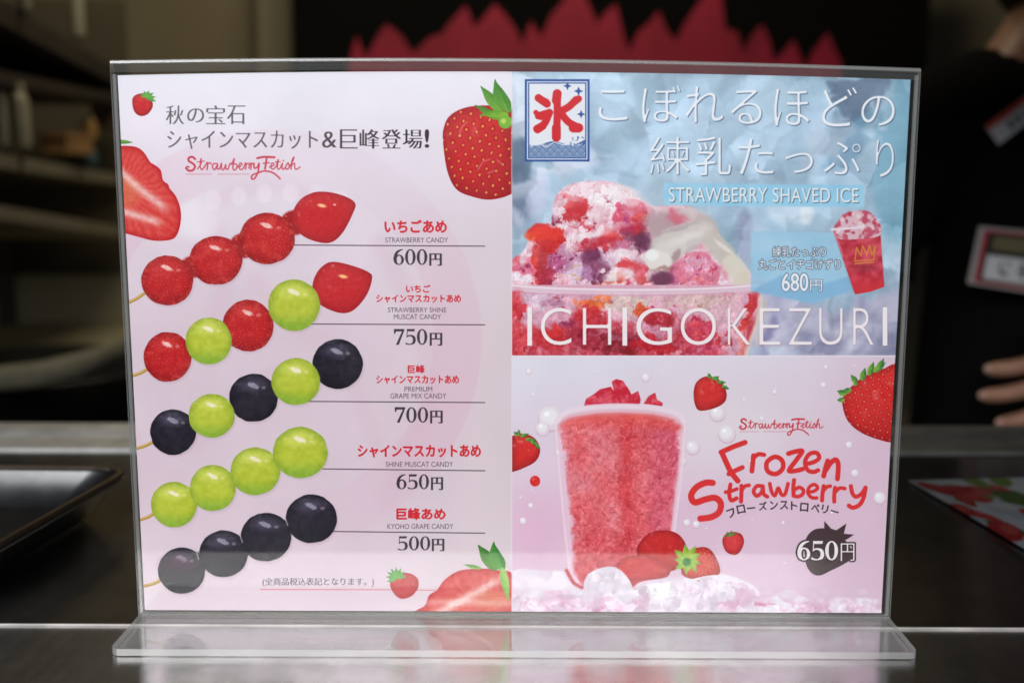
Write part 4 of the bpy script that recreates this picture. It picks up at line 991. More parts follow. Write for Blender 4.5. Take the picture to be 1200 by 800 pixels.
Z([(392, 292), (366, 292), (350, 318), (366, 340), (390, 322), (396, 292), (400, 330), (418, 344)], 19)
Z([(430, 280), (440, 322), (456, 338), (472, 302), (488, 334), (506, 330), (520, 280)], 18)
Z([(550, 262), (546, 300), (548, 340)], 20); Z([(550, 312), (575, 298), (596, 312), (590, 334), (566, 344), (550, 338)], 18)
Z([(622, 322), (650, 316), (666, 300), (650, 284), (626, 296), (618, 324), (636, 348), (662, 350)], 17)
Z([(696, 292), (690, 330), (688, 362)], 20); Z([(694, 315), (712, 296), (728, 292)], 18)
Z([(752, 300), (748, 335), (748, 368)], 20); Z([(752, 322), (774, 302), (800, 304)], 18)
Z([(830, 292), (838, 328), (856, 344), (884, 328), (902, 300)], 20); Z([(902, 300), (892, 350), (872, 384), (840, 398), (820, 388)], 21)
KK = [('フ', 240, 425, -.35), ('ロ', 288, 406, -.2), ('ー', 338, 400, -.12), ('ズ', 396, 390, -.1), ('ン', 450, 386, -.06), ('ス', 500, 386, -.02), ('ト', 550, 388, .0), ('ロ', 600, 396, .08), ('ベ', 655, 400, .1), ('リ', 702, 405, .2), ('ー', 750, 417, .28)]
for s, a, b, ro in KK:
    x, y = 800+a/4.209, 500+b/4.209; hw = 4.6 if s not in 'トリ' else 3.5; hh = 4.8 if s != 'ー' else .9
    if s == 'ー': hw = 4.8
    text(s, x-hw, y-hh, x+hw, y+hh, (60, 44, 52), bold=.03 if s != 'ー' else .0, rot=ro)
CLIP = None
rect(598.9, 40, 600.3, 730, (232, 224, 232), alpha=.5)
ART += (rng.random((TH, TW, 1)).astype(np.float32)-.5)*.012
np.clip(ART, 0, 1, out=ART)

# ------------------------------------------------------------------ the service counter
M_top = steel('brushed_steel_counter', (0.40, 0.39, 0.38), 0.2, (160, 1.5, 1.5), 0.01, aniso=.8)
M_front = steel('brushed_steel_front_strip', (0.62, 0.62, 0.61), 0.22, (200, 2, 2), 0.01, aniso=.85)
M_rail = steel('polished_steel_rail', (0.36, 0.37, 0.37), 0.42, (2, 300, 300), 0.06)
M_tray = steel('dark_worn_tray_steel', (0.16, 0.165, 0.17), 0.3, (60, 60, 60), 0.05)
M_dark = mat('black_paint', (0.012, 0.012, 0.013), 0.6, noise=.4)

LINE = on(600, 735).y                       # the seam between front strip and worktop
counter = empty('service_counter', (0, 0, -0.06), 'brushed stainless steel counter carrying the acrylic menu stand, with a bright seam', 'counter')
bm = bmesh.new(); box(bm, -1.6, 1.6, -0.085, LINE-0.0008, -0.06, 0); bevel(bm, .0008); obj('front_strip', bm, M_front, counter)
bm = bmesh.new(); box(bm, -1.6, 1.6, LINE+0.0008, on(600, 531).y-.001, -0.04, 0); bevel(bm, .0008); obj('worktop', bm, M_top, counter)
bm = bmesh.new(); box(bm, -1.6, 1.6, LINE-0.0007, LINE+0.0007, -0.03, 0.0009); bevel(bm, .0003, 1)
obj('seam_trim', bm, mat('pale_trim', (0.62, 0.6, 0.58), 0.45, metal=.6, noise=.6, nscale=40), counter)
bm = bmesh.new(); box(bm, -1.6, 1.6, -0.083, -0.075, -1.05, -0.062); obj('front_panel', bm, mat('painted_front', (0.05, 0.05, 0.05), 0.5), counter)
# raised rail along the back edge: a rounded lip in three folds
y1 = on(600, 531).y
bm = bmesh.new()
prof = [(y1, -0.02), (y1, 0.0), (y1+.002, .002), (y1+.012, .0035), (y1+.030, .0035), (y1+.034, .006), (y1+.040, .0075), (y1+.052, .0075), (y1+.056, .005), (y1+.058, -.002), (y1+.058, -0.05), (y1+.05, -0.06)]
for xa, xb, mr_ in ((-1.6, -0.001, steel('lit_steel_rail_left', (0.85, 0.87, 0.87), 0.5, (2, 300, 300), 0.04)), (0.001, 1.6, M_rail)):  # left half of the rail: brighter light there put into its steel colour
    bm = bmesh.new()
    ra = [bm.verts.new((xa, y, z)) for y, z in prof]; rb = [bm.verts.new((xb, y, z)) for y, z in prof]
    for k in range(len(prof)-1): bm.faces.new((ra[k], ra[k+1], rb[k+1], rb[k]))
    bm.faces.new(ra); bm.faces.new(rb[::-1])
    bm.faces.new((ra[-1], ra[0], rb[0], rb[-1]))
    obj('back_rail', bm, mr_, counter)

# ------------------------------------------------------------------ the acrylic stand
A_f, A_e = acrylic('clear_acrylic'), acrylic_edge('acrylic_polished_edge', .55)
A_e2 = acrylic_edge('acrylic_fold', .6, (0.7, 0.72, 0.72))
A_b = acrylic_edge('acrylic_bend_band', .90, (0.7, 0.72, 0.72))
stand = empty('menu_stand', (0.0005, 0, 0), 'clear acrylic L shaped menu holder standing on the steel counter', 'sign holder')
HX, CX = 0.1510, 0.0005
def topz(x): u = x/.15; return .2212-.00125*u-.0021*u*u      # the folded top edge is not quite straight
def sheetprofile(name, ring, x0, x1, edge_faces, bev=0.0):
    """extrude a closed y,z outline from x0 to x1; the ends and the listed sides get the edge material"""
    bm = bmesh.new(); N = 24; n = len(ring); rows = []
    for i in range(N+1):
        x = x0+(x1-x0)*i/N; dz = topz(x)
        rows.append([bm.verts.new((x, y, z if z < .1 else z-.2193+dz)) for y, z in ring])
    for a, b in zip(rows, rows[1:]):
        for k in range(n):
            f = bm.faces.new((a[k], a[(k+1) % n], b[(k+1) % n], b[k])); f.material_index = edge_faces.get(k, 0)
    for r in (rows[0], rows[-1][::-1]):
        f = bm.faces.new(r); f.material_index = 1
    return obj(name, bm, [A_f, A_e, A_e2, A_b], stand)
T = 0.0018
zt = 0.2193
ring = [(-0.0020, 0.0032), (-0.0020, zt-.0045), (-0.0020, zt-.0012), (-0.0017, zt-.0004), (-0.0010, zt), (0.0010, zt), (0.0017, zt-.0004), (0.0020, zt-.0012), (0.0020, zt-.0045), (0.0020, 0.0032), (0.0007, 0.0032), (0.0007, zt-.0026), (0.0003, zt-.0021), (-0.0003, zt-.0021), (-0.0007, zt-.0026), (-0.0007, 0.0032)]
sheetprofile('pocket', ring, CX-HX, CX+HX, {1: 3, 2: 2, 3: 2, 4: 2, 5: 2, 6: 2, 9: 1, 15: 1})
# side walls of the pocket: narrow clear strips that close it left and right
for x in (CX-HX+.0002, CX+HX-.0014):
    bm = bmesh.new(); box(bm, x, x+.0012, -.00062, .00062, .0036, zt-.004, 0)
    obj('side_strip', bm, [A_e2], stand)
# foot: plate from under the pocket forward, rounded front corners
bm = bmesh.new()
yb, yf, rr = 0.0024, -0.0335, 0.0035
out = [(CX-HX, yb), (CX-HX, yf+rr)]
for k in range(1, 7): a = k/6*math.pi/2; out.append((CX-HX+rr-rr*math.cos(a), yf+rr-rr*math.sin(a)))
out.append((CX+HX-rr, yf))
for k in range(1, 7): a = k/6*math.pi/2; out.append((CX+HX-rr+rr*math.sin(a), yf+rr-rr*math.cos(a)))
out.append((CX+HX, yb))
lo = [bm.verts.new((x, y, .0004)) for x, y in out]; hi = [bm.verts.new((x, y, .0030)) for x, y in out]
n = len(out)
for k in range(n):
    f = bm.faces.new((lo[k], lo[(k+1) % n], hi[(k+1) % n], hi[k])); f.material_index = 1
bm.faces.new(hi); bm.faces.new(lo[::-1])
obj('foot_plate', bm, [acrylic('dusty_clear_acrylic', haze=(0.07, 0.11)), A_e, A_e2], stand)

# ------------------------------------------------------------------ the printed sheet in the pocket
def split_panel(name, x0, x1, z0, z1, m, nx, nz, parent, dy=0.0):
    bm = bmesh.new(); uvl = bm.loops.layers.uv.new('UVMap')
    def bow(x, z): return 0.00022*math.sin(9*x+1.3)*math.sin(14*z) + dy
    def zz(x, j):
        hi = z1 if z1 < .2 else .2165-.0006*(x/.15)-.0022*(x/.15)**2      # upper edge bowed slightly to follow its line in image pixels
        return z0+(hi-z0)*j/nz
    g = [[bm.verts.new((x0+(x1-x0)*i/nx, bow(x0+(x1-x0)*i/nx, z0+(z1-z0)*j/nz), zz(x0+(x1-x0)*i/nx, j))) for j in range(nz+1)] for i in range(nx+1)]
    for i in range(nx):
        for j in range(nz):
            f = bm.faces.new((g[i][j], g[i+1][j], g[i+1][j+1], g[i][j+1]))
            for l in f.loops:
                l[uvl].uv = ((l.vert.co.x-SX0)/(SX1-SX0), (l.vert.co.z-SZ0)/(SZ1-SZ0))
    back = {}
    r = bmesh.ops.extrude_face_region(bm, geom=list(bm.faces))
    bmesh.ops.translate(bm, verts=[v for v in r['geom'] if isinstance(v, bmesh.types.BMVert)], vec=(0, .00016, 0))
    return obj(name, bm, m, parent)
M_print = image_mat('menu_print', ART, 0.38, 0.3)
menu = empty('menu_sheet', (0, 0, SZ0), 'printed Japanese dessert menu with candied fruit skewers, shaved ice and a frozen strawberry drink', 'menu')
t_ = HI @ np.array([599.6, 400, 1]); XM = t_[0]/t_[2]
t_ = HI @ np.array([820, 416.6, 1]); ZM = t_[1]/t_[2]
tag(split_panel('menu_panel', SX0, XM, SZ0, SZ1, M_print, 30, 40, menu), 'pale pink half listing fruit candy skewers and prices')
tag(split_panel('menu_panel', XM, SX1, ZM, SZ1, M_print, 30, 20, menu), 'icy blue quarter with strawberry shaved ice in a glass')
tag(split_panel('menu_panel', XM, SX1, SZ0, ZM, M_print, 30, 20, menu), 'pink quarter with a frozen strawberry drink in a cup')

# ------------------------------------------------------------------ tray at the left
def tray(name, corners, h, m, label):
    """corners: four rim corners on the counter plane, counter-clockwise"""
    root = empty(name, (sum(c[0] for c in corners)/4, sum(c[1] for c in corners)/4, 0), label, 'tray')
    def rnd(off, z, r=.02):
        cen = Vector((sum(c[0] for c in corners)/4, sum(c[1] for c in corners)/4))
        P = [Vector(c)+(cen-Vector(c)).normalized()*off for c in corners]; o = []
        for k in range(4):
            a, b, c = P[k-1], P[k], P[(k+1) % 4]
            u, v = (a-b).normalized(), (c-b).normalized()
            for t in (0, .25, .5, .75, 1):
                o.append(b+u*r*(1-t)**2+v*r*t**2)
        return [(p.x, p.y, z) for p in o]
    bm = bmesh.new(); rings = [[bm.verts.new(p) for p in rnd(*q)] for q in ((.016, .002), (.0, h-.002), (-.004, h-.001), (-.0045, h+.0015), (-.001, h+.002), (.002, h), (.017, .0045))]
    n = len(rings[0])
    for a, b in zip(rings, rings[1:]):
        for k in range(n): bm.faces.new((a[k], a[(k+1) % n], b[(k+1) % n], b[k]))
    bm.faces.new(rings[0][::-1]); bm.faces.new(rings[-1])
    obj('pan', bm, m, root, smooth=True)
    rim = bmesh.new(); P = rnd(-.0025, h+.0022)
    for k in range(n):
        bar(rim, P[k], P[(k+1) % n], .0022, .0016)
    obj('rolled_rim', rim, steel('highlight_rim', (0.50, 0.40, 0.31), 0.3), root)  # tan highlight along the rim is put into its colour
    return root
hT = 0.022
pA, pB = on(-60, 672, hT), on(150, 553, hT)
dirv = Vector((pB.x-pA.x, pB.y-pA.y)); 
c0 = Vector((pA.x, pA.y)); c1 = Vector((pB.x, pB.y)); c2 = c1+Vector((-.42, .01)); c3 = c0+Vector((-.34, .0))
tray('serving_tray', [c0, c1, c2, c3], hT, M_tray, 'dark steel tray with a thin highlight-coloured rim lying left of the menu stand')

# ------------------------------------------------------------------ laminated sheet lying at the right
def leaflet():
    w, h = 300, 210
    g = np.zeros((h, w, 3), np.float32)
    yy, xx = np.mgrid[0:h, 0:w].astype(np.float32)
    g[:] = V3(176, 190, 206); g = mixc(g, V3(226, 232, 240), np.clip(noise(xx, yy, 30, 7)*1.6-.4, 0, 1))
    r_ = random.Random(5)
    for k in range(44):
        x, y, a, b = (r_.random()*w if k < 26 else r_.random()*130), r_.random()*h, r_.uniform(14, 34), r_.uniform(9, 20); th = r_.random()*3
        u = ((xx-x)*math.cos(th)+(yy-y)*math.sin(th))/a; v = (-(xx-x)*math.sin(th)+(yy-y)*math.cos(th))/b
        m = np.clip((1-np.hypot(u, v))*5, 0, 1)
        g = mixc(g, [V3(176, 24, 34), V3(70, 110, 40), V3(196, 40, 44), V3(110, 150, 60)][k % 4], m)
        s = np.clip((1-np.hypot(u*1.2-.2, v*1.2+.3)*1.6)*3, 0, .5); g = mixc(g, V3(220, 120, 110), s*(k % 2 == 0))
    return g*.5
M_leaf = image_mat('strawberry_leaflet_print', leaflet(), 0.32, 0.4)
q = [on(1066, 564), on(1290, 566), on(1330, 735), on(1205, 650)]
q = [on(1064, 566), on(1215, 655), on(1500, 640), on(1300, 560)]
bm = bmesh.new(); uvl = bm.loops.layers.uv.new('UVMap'); N = 14
g = [[None]*(N+1) for _ in range(N+1)]
for i in range(N+1):
    for j in range(N+1):
        s, t = i/N, j/N
        p = q[0]*(1-s)*(1-t)+q[1]*s*(1-t)+q[2]*s*t+q[3]*(1-s)*t
        g[i][j] = bm.verts.new((p.x, p.y, 0.0012+.0022*s*(1-s)*math.sin(t*5+1)**2))
for i in range(N):
    for j in range(N):
        f = bm.faces.new((g[i][j], g[i+1][j], g[i+1][j+1], g[i][j+1]))
        for l, (a, b) in zip(f.loops, ((i, j), (i+1, j), (i+1, j+1), (i, j+1))): l[uvl].uv = (b/N, a/N)
r = bmesh.ops.extrude_face_region(bm, geom=list(bm.faces))
bmesh.ops.translate(bm, verts=[v for v in r['geom'] if isinstance(v, bmesh.types.BMVert)], vec=(0, 0, .0006))
o = obj('laminated_leaflet', bm, M_leaf, None, smooth=False)
tag(o, 'laminated sheet printed with red strawberries and green leaves lying on the counter behind the stand', 'leaflet')

# ------------------------------------------------------------------ the room behind
khaki = mat('khaki_wall_paint', (0.30, 0.26, 0.17), 0.7, noise=.25, nscale=3)
khaki2 = mat('pale_khaki_panel', (0.36, 0.33, 0.22), 0.6, noise=.2, nscale=4)
shelfm = mat('dark_shelf_board', (0.05, 0.045, 0.035), 0.6, noise=.3, nscale=8)
bm = bmesh.new(); box(bm, -5, 5, -0.6, 5, -1.08, -1.05); tag(obj('floor', bm, mat('kitchen_floor', (0.10, 0.09, 0.08), 0.5, noise=.4, nscale=6)), kind='structure')
YB = 2.9
bm = bmesh.new(); box(bm, -3.2, 2.6, YB, YB+.1, -1.05, 1.75); tag(obj('back_wall', bm, khaki), 'khaki painted back wall of the kiosk', 'wall')
bm = bmesh.new(); box(bm, -2.3, -2.2, 0.5, YB, -1.05, 1.75); tag(obj('side_wall', bm, khaki), 'khaki side wall at the left of the kiosk', 'wall')
bm = bmesh.new(); box(bm, -3.2, 2.6, 0.5, YB, 1.75, 1.8); tag(obj('ceiling', bm, mat('ceiling_board', (0.25, 0.24, 0.22), 0.7)), kind='structure')
# added panel above the counter, out of frame, keeping daylight off the room behind
bm = bmesh.new(); box(bm, -2.2, 2.2, .10, .13, .335, 1.74); bevel(bm, .004); tag(obj('unseen_shade_panel', bm, mat('shade_panel_board', (.018, .017, .016), .7, noise=.2), None), 'added dark panel above the counter, out of view, shading the room behind', 'panel')
# paler pilaster just left of the black sign board
a, b = at(302, 60, YB-.12), at(342, 60, YB-.12)
bm = bmesh.new(); box(bm, a.x, b.x, YB-.12, YB-.002, -1.04, 1.74); bevel(bm, .004); tag(obj('wall_post', bm, khaki2), 'pale square post on the wall between shelves and black board', 'post')

# black board with a torn red band
YS = 2.55
a, b = at(343, 60, YS), at(1088, 60, YS)
zb, ztop = at(600, 330, YS).z, at(600, -120, YS).z
board = empty('sign_board', ((a.x+b.x)/2, YS, zb), 'black board with a jagged torn crimson band behind the menu stand', 'sign')
bm = bmesh.new(); box(bm, a.x, b.x, YS, YS+.03, zb, ztop); bevel(bm, .004); obj('board', bm, mat('matt_black_board', (0.003, 0.003, 0.003), 0.9, spec=.15), board)
pts = [(408, 78), (418, 52), (428, 62), (442, 44), (453, 38), (468, 40), (484, 56), (504, 44), (518, 40), (528, 26), (546, 16), (556, 26), (566, 22), (580, 14), (592, 18), (604, 34), (612, 46), (622, 34), (634, 38), (646, 18), (658, 4), (668, -12), (676, -24), (684, -8), (692, 10), (700, 22),
       (709, 16), (722, 14), (730, 40), (737, 55), (748, 38), (762, 26), (772, 22), (780, 34), (792, 42), (804, 26), (816, 8), (826, -6), (838, -24), (846, 0), (850, 34), (864, 38), (872, 56), (880, 44), (893, 38), (902, 48), (906, 66), (916, 64), (930, 56), (938, 68), (944, 74), (954, 60), (970, 48), (978, 58), (986, 74)]
pts = [(x, y-9 if 0 < k < len(pts)-1 and y < pts[k-1][1] and y <= pts[k+1][1] else (y+7 if 0 < k < len(pts)-1 and y > pts[k-1][1] and y >= pts[k+1][1] else y)) for k, (x, y) in enumerate(pts)]
bm = bmesh.new()
top = [at(x, y, YS-.004) for x, y in pts]
bot = [at(x, 130+6*math.sin(x*.1), YS-.004) for x, y in pts]
vt = [bm.verts.new(p) for p in top]; vb = [bm.verts.new(p) for p in bot]
for k in range(len(pts)-1): bm.faces.new((vb[k], vb[k+1], vt[k+1], vt[k]))
r = bmesh.ops.extrude_face_region(bm, geom=list(bm.faces))
bmesh.ops.translate(bm, verts=[v for v in r['geom'] if isinstance(v, bmesh.types.BMVert)], vec=(0, .003, 0))
obj('torn_band', bm, mat('crimson_print', (0.42, 0.014, 0.055), 0.7, noise=.5, nscale=5), board)

# shelving at the left: boards that run back along the wall
unit = empty('shelving_unit', (-1.2, 1.6, -1.05), 'dark wooden shelving along the left side of the kitchen', 'shelves')
def board_between(name, p, y0, q_, y1, depth, th, m, par):
    A, B = at(*p, y0), at(*q_, y1); bm = bmesh.new()
    bar(bm, A+Vector((-depth/2, 0, 0)), B+Vector((-depth/2, 0, 0)), depth, th); return obj(name, bm, m, par)
board_between('shelf', (-30, -2), 1.15, (150, 98), 2.2, .34, .035, shelfm, unit)
board_between('shelf', (-30, 84), 1.15, (150, 118), 2.2, .30, .02, shelfm, unit)
lightsh = mat('worn_shelf_edge', (0.26, 0.24, 0.18), 0.6, noise=.3, nscale=8)
board_between('shelf', (-30, 184), 1.15, (160, 214), 2.2, .30, .022, lightsh, unit)
board_between('shelf', (-30, 246), 1.15, (160, 275), 2.2, .30, .022, lightsh, unit)
for x, y in ((-36, 1.16), (150, 2.24)):
    p = at(x, 200, y); bm = bmesh.new(); box(bm, p.x-.34, p.x-.30, y, y+.04, -1.04, .62); obj('upright', bm, shelfm, unit)
bm = bmesh.new(); p = at(150, 200, 2.3); box(bm, -1.75, p.x, 2.32, 2.34, -.3, .6); obj('back_panel', bm, mat('shelf_back', (0.12, 0.105, 0.07), .7, noise=.3, nscale=4), unit)

def jar(px, py0, py1, Y, w, col, label, cat, name, cap=None):
    a, b = at(px, py1, Y), at(px, py0, Y); h = b.z-a.z; r_ = w*Y/1280*1.2/2*1.0+.0
    r_ = w/1280*(Y+.42)/2
    root = empty(name, a, label, cat); bm = bmesh.new()
    lathe(bm, [(r_*.92, 0), (r_, .01), (r_, h*.72), (r_*.8, h*.82), (r_*.55, h*.88)], a, 20); obj('body', bm, mat(name+'_glaze', col, .45, noise=.3), root, smooth=True)
    bm = bmesh.new(); lathe(bm, [(r_*.6, h*.88), (r_*.62, h*.89), (r_*.62, h*.98), (r_*.5, h)], a, 16); obj('lid', bm, mat(name+'_lid', cap or (0.3, .28, .2), .5), root, smooth=True)
def carton(px, py0, py1, Y, w, d, col, label, name):
    a, b = at(px, py1, Y), at(px, py0, Y); ww = w/1280*(Y+.42)/2
    root = empty(name, a, label, 'box')
    bm = bmesh.new(); box(bm, a.x-ww, a.x+ww, Y, Y+d, a.z, b.z-.006); bevel(bm, .003); obj('body', bm, mat(name+'_card', col, .7, noise=.4, nscale=12), root)
    bm = bmesh.new(); box(bm, a.x-ww*1.03, a.x+ww*1.03, Y-.003, Y+d+.003, b.z-.0055, b.z+.006); obj('lid', bm, mat(name+'_cover', tuple(c*.8 for c in col), .7), root)
jar(26, 98, 178, 1.35, 22, (0.42, 0.40, 0.30), 'tall pale canister on the middle shelf, nearest the picture edge', 'canister', 'storage_canister')
jar(2, 92, 176, 1.3, 18, (0.30, 0.30, 0.24), 'tall grey green canister beside the pale one on the shelf', 'canister', 'storage_canister')
jar(106, 136, 166, 1.9, 16, (0.42, 0.24, 0.08), 'small amber jar standing on the shelf beside the stand', 'jar', 'amber_jar')
jar(106, 174, 194, 1.95, 17, (0.06, 0.14, 0.18), 'small blue tin under the amber jar on the shelf', 'tin', 'blue_tin')
carton(63, 158, 181, 1.6, 34, .12, (0.42, 0.24, 0.10), 'low orange brown carton on the left shelf', 'small_carton')
carton(125, 112, 150, 2.1, 36, .1, (0.18, 0.13, 0.09), 'brown carton pushed to the far end of the shelf', 'small_carton')
jar(30, -30, 18, 1.35, 13, (0.36, 0.35, 0.27), 'slim pale bottle on the top shelf at the left', 'bottle', 'slim_bottle')
jar(92, -20, 46, 1.8, 15, (0.38, 0.36, 0.27), 'slim pale bottle on the top shelf, right of the other', 'bottle', 'slim_bottle')
carton(118, 218, 246, 2.1, 60, .12, (0.30, 0.27, 0.18), 'pale khaki carton on the lower shelf', 'small_carton')

# back worktop with a pan and a rolled cloth
Yw_ = 1.7
z = at(60, 425, Yw_).z
wt = empty('back_worktop', (-1.1, Yw_, -1.05), 'khaki kitchen cabinet under the shelves at the left', 'cabinet')
bm = bmesh.new(); box(bm, -2.1, -0.35, Yw_+.1, 2.3, -1.05, z-.03); obj('cabinet_body', bm, khaki, wt)
bm = bmesh.new(); box(bm, -2.12, -0.33, Yw_+.06, 2.3, z-.028, z); bevel(bm, .004); obj('cabinet_top', bm, khaki2, wt)
bm = bmesh.new(); box(bm, -2.12, -0.33, 2.26, 2.3, z+.001, at(60, 322, 2.26).z); bevel(bm, .004); obj('splash_panel', bm, khaki2, wt)
# dark griddle in front, standing lower than the counter
root = empty('griddle_pan', at(50, 460, 1.15), 'black round pan on the stove behind the counter', 'pan')
c = at(38, 428, 1.28); bm = bmesh.new(); lathe(bm, [(.10, -.09), (.15, -.07), (.20, -.005), (.205, 0), (.20, .003), (.15, -.05), (.02, -.06)], (c.x, c.y, c.z), 32)
obj('bowl', bm, mat('seasoned_iron', (0.012, 0.012, 0.012), .35), root, smooth=True)
bm = bmesh.new(); bar(bm, (c.x+.19, c.y+.02, c.z-.01), (c.x+.36, c.y+.09, c.z+.03), .028, .016); bevel(bm, .003); obj('handle', bm, mat('pan_handle', (0.03, 0.028, 0.025), .5), root)
stv = empty('gas_stove', (c.x, 1.2, -1.05), 'black stove under the round pan behind the counter', 'stove')
bm = bmesh.new(); box(bm, c.x-.45, c.x+.42, .95, 1.6, -1.05, c.z-.115); bevel(bm, .01); obj('stove_body', bm, mat('stove_enamel', (0.014, 0.014, 0.013), .45), stv)
bm = bmesh.new()
for k in range(5): box(bm, c.x-.2+k*.1-.006, c.x-.2+k*.1+.006, 1.02, 1.5, c.z-.112, c.z-.094)
obj('grate', bm, M_dark, stv)
# rolled pale cloth hanging over the stove edge
P = [at(-60, 446, .95), at(0, 442, .95), at(50, 438, .97), at(95, 428, 1.0), at(135, 412, 1.05), at(165, 400, 1.12)]
bm = bmesh.new(); prev = None
for k, p in enumerate(P):
    rr_ = .016 if k < 4 else .012
    ring = [bm.verts.new(p+Vector((0, math.cos(a)*rr_*1.3, math.sin(a)*rr_*(1+.15*math.sin(3*a+k))))) for a in np.linspace(0, 2*math.pi, 12, endpoint=False)]
    if prev:
        for i in range(12): bm.faces.new((prev[i], prev[(i+1) % 12], ring[(i+1) % 12], ring[i]))
    else: bm.faces.new(ring[::-1])
    prev = ring
bm.faces.new(prev)
tag(obj('rolled_cloth', bm, mat('khaki_cloth', (0.20, 0.19, 0.13), .9, noise=.4, nscale=30, bump=.5), None, smooth=True), 'rolled khaki cloth lying along the front of the dark stove', 'cloth')

# ------------------------------------------------------------------ the person at the right
YP = 0.86
def skin_mesh(name, verts, edges, radii, m, parent=None, root=0, sub=2, raw=False):
    me = bpy.data.meshes.new(name); off = parent_loc(parent) if parent else Vector((0, 0, 0))
    me.from_pydata([tuple(Vector(v)-off) for v in verts], edges, [])
    o = bpy.data.objects.new(name, me); COL.objects.link(o)
    sk = o.modifiers.new('skin', 'SKIN'); sk.use_smooth_shade = True
    lay = me.skin_vertices[0].data if me.skin_vertices else None
    if lay is None:
        bpy.context.view_layer.objects.active = o
        bpy.ops.mesh.customdata_skin_add(); lay = me.skin_vertices[0].data
    for k, r_ in enumerate(radii):
        lay[k].radius = r_ if isinstance(r_, tuple) else (r_, r_); lay[k].use_root = (k == root)
    ss = o.modifiers.new('sub', 'SUBSURF'); ss.levels = sub; ss.render_levels = sub
    dg = bpy.context.evaluated_depsgraph_get()
    me2 = bpy.data.meshes.new_from_object(o.evaluated_get(dg)); me2.name = name
    bpy.data.objects.remove(o)
    me2.materials.clear(); me2.materials.append(m)
    for p in me2.polygons: p.use_smooth = True
    if raw: return me2
    o = bpy.data.objects.new(name, me2); COL.objects.link(o)
    if parent: o.parent = parent
    return o
def skinm():
    m = mat('skin', (0.42, 0.22, 0.145), 0.5, noise=.12, nscale=60)
    p = m.node_tree.nodes['Principled BSDF']; p.inputs['Subsurface Weight'].default_value = .08; p.inputs['Subsurface Radius'].default_value = (.01, .004, .002)
    return m
M_skin = skinm()
M_shirt = mat('black_cotton', (0.006, 0.006, 0.006), .95, noise=.3, nscale=90, bump=.3, spec=.08)
M_hair = mat('dark_hair', (0.012, 0.009, 0.008), .5, nscale=120, bump=.5)
px_ = at(1238, 200, YP).x
nz = at(1200, 88, YP).z         # pit of the neck
person = empty('person', (px_, YP, -1.05), 'person in a black T-shirt standing behind the counter, one hand across the belly', 'person')
S_ = lambda x, y, z: (px_+x, YP+y, nz+z)
bv = [S_(0, .02, -.50), S_(0, .0, -.30), S_(0, .01, -.12), S_(0, .025, .0), S_(0, .01, .07), S_(0, -.01, .13), S_(0, -.01, .22),
      S_(-.14, .03, -.06), S_(-.22, .03, -.20), S_(-.26, .0, -.34), S_(.14, .03, -.06), S_(.23, .03, -.18), S_(.27, -.03, -.36),
      S_(-.09, .02, -.58), S_(-.10, .0, -.95), S_(-.10, .02, -1.28), S_(.09, .02, -.58), S_(.10, .0, -.95), S_(.10, .02, -1.28),
      S_(-.22, -.1, -.50), S_(.16, -.13, -.395), S_(.105, -.15, -.385)]
be = [(0, 1), (1, 2), (2, 3), (3, 4), (4, 5), (5, 6), (3, 7), (7, 8), (8, 9), (9, 19), (3, 10), (10, 11), (11, 12), (12, 20), (20, 21), (0, 13), (13, 14), (14, 15), (0, 16), (16, 17), (17, 18)]
br = [(.13, .10), (.115, .09), (.13, .095), (.075, .07), (.052, .052), (.062, .075), (.075, .09), .04, .04, .038, .04, .04, .038, .085, .06, .04, .085, .06, .04, .028, .030, .030]
body = skin_mesh('body', bv, be, br, M_skin, person)
# the left hand: palm and five bent fingers, pointing across the belly
YH = YP-.155
tips = [(1150, 433), (1146, 465), (1167, 497)]
def fing(tip, base, r0, bend, Yt=YH):
    a = Vector(base); b = at(tip[0], tip[1], Yt); d = b-a
    pts_ = [a, a+d*.42+Vector((0, -bend, .0)), a+d*.72+Vector((0, -bend*1.05, 0)), a+d*.9+Vector((0, -bend*.5, 0)), b]
    return pts_, [r0*1.12, r0*1.04, r0*.98, r0*.9, r0*.6]
wrist = Vector(S_(.105, -.15, -.385)); 
hub = at(1268, 455, YH)
hv = [tuple(wrist), tuple(hub+Vector((.05, .0, .0))), tuple(hub+Vector((.015, 0, 0)))]
he = [(0, 1), (1, 2)]; hr = [(.026, .022), (.030, .017), (.036, .014)]
parts_ = []
fb = [at(1232, 418, YH), at(1236, 444, YH), at(1240, 470, YH), at(1244, 494, YH)]
ft = [(1153, 433), (1146, 464), (1166, 496), (1198, 520)]
fr = [.0088, .0090, .0085, .0075]
hm = skin_mesh('hand', hv, he, hr, M_skin, None, raw=True)
hands = [hm]
for b_, t_2, r_ in zip(fb, ft, fr):
    P_, R_ = fing(t_2, b_, r_, .014)
    P_ = [hub+Vector((.004, 0, (b_.z-hub.z)*.5))]+P_; R_ = [r_*1.3]+R_
    hands.append(skin_mesh('finger', P_, [(i, i+1) for i in range(len(P_)-1)], R_, M_skin, None, raw=True))
P_ = [hub+Vector((.03, -.006, .012)), at(1256, 405, YH-.012), at(1228, 386, YH-.02), at(1208, 378, YH-.018)]
hands.append(skin_mesh('thumb', P_, [(0, 1), (1, 2), (2, 3)], [.014, .0125, .0105, .007], M_skin, None, raw=True))
bm = bmesh.new()
for h_ in hands: bm.from_mesh(h_)
me = body.data; tmp = bmesh.new(); tmp.from_mesh(me)
bmesh.ops.translate(bm, verts=bm.verts, vec=-parent_loc(person))
hm_ = bpy.data.meshes.new('t'); bm.to_mesh(hm_); tmp.from_mesh(hm_); tmp.to_mesh(me); bm.free(); tmp.free()
for p in me.polygons: p.use_smooth = True
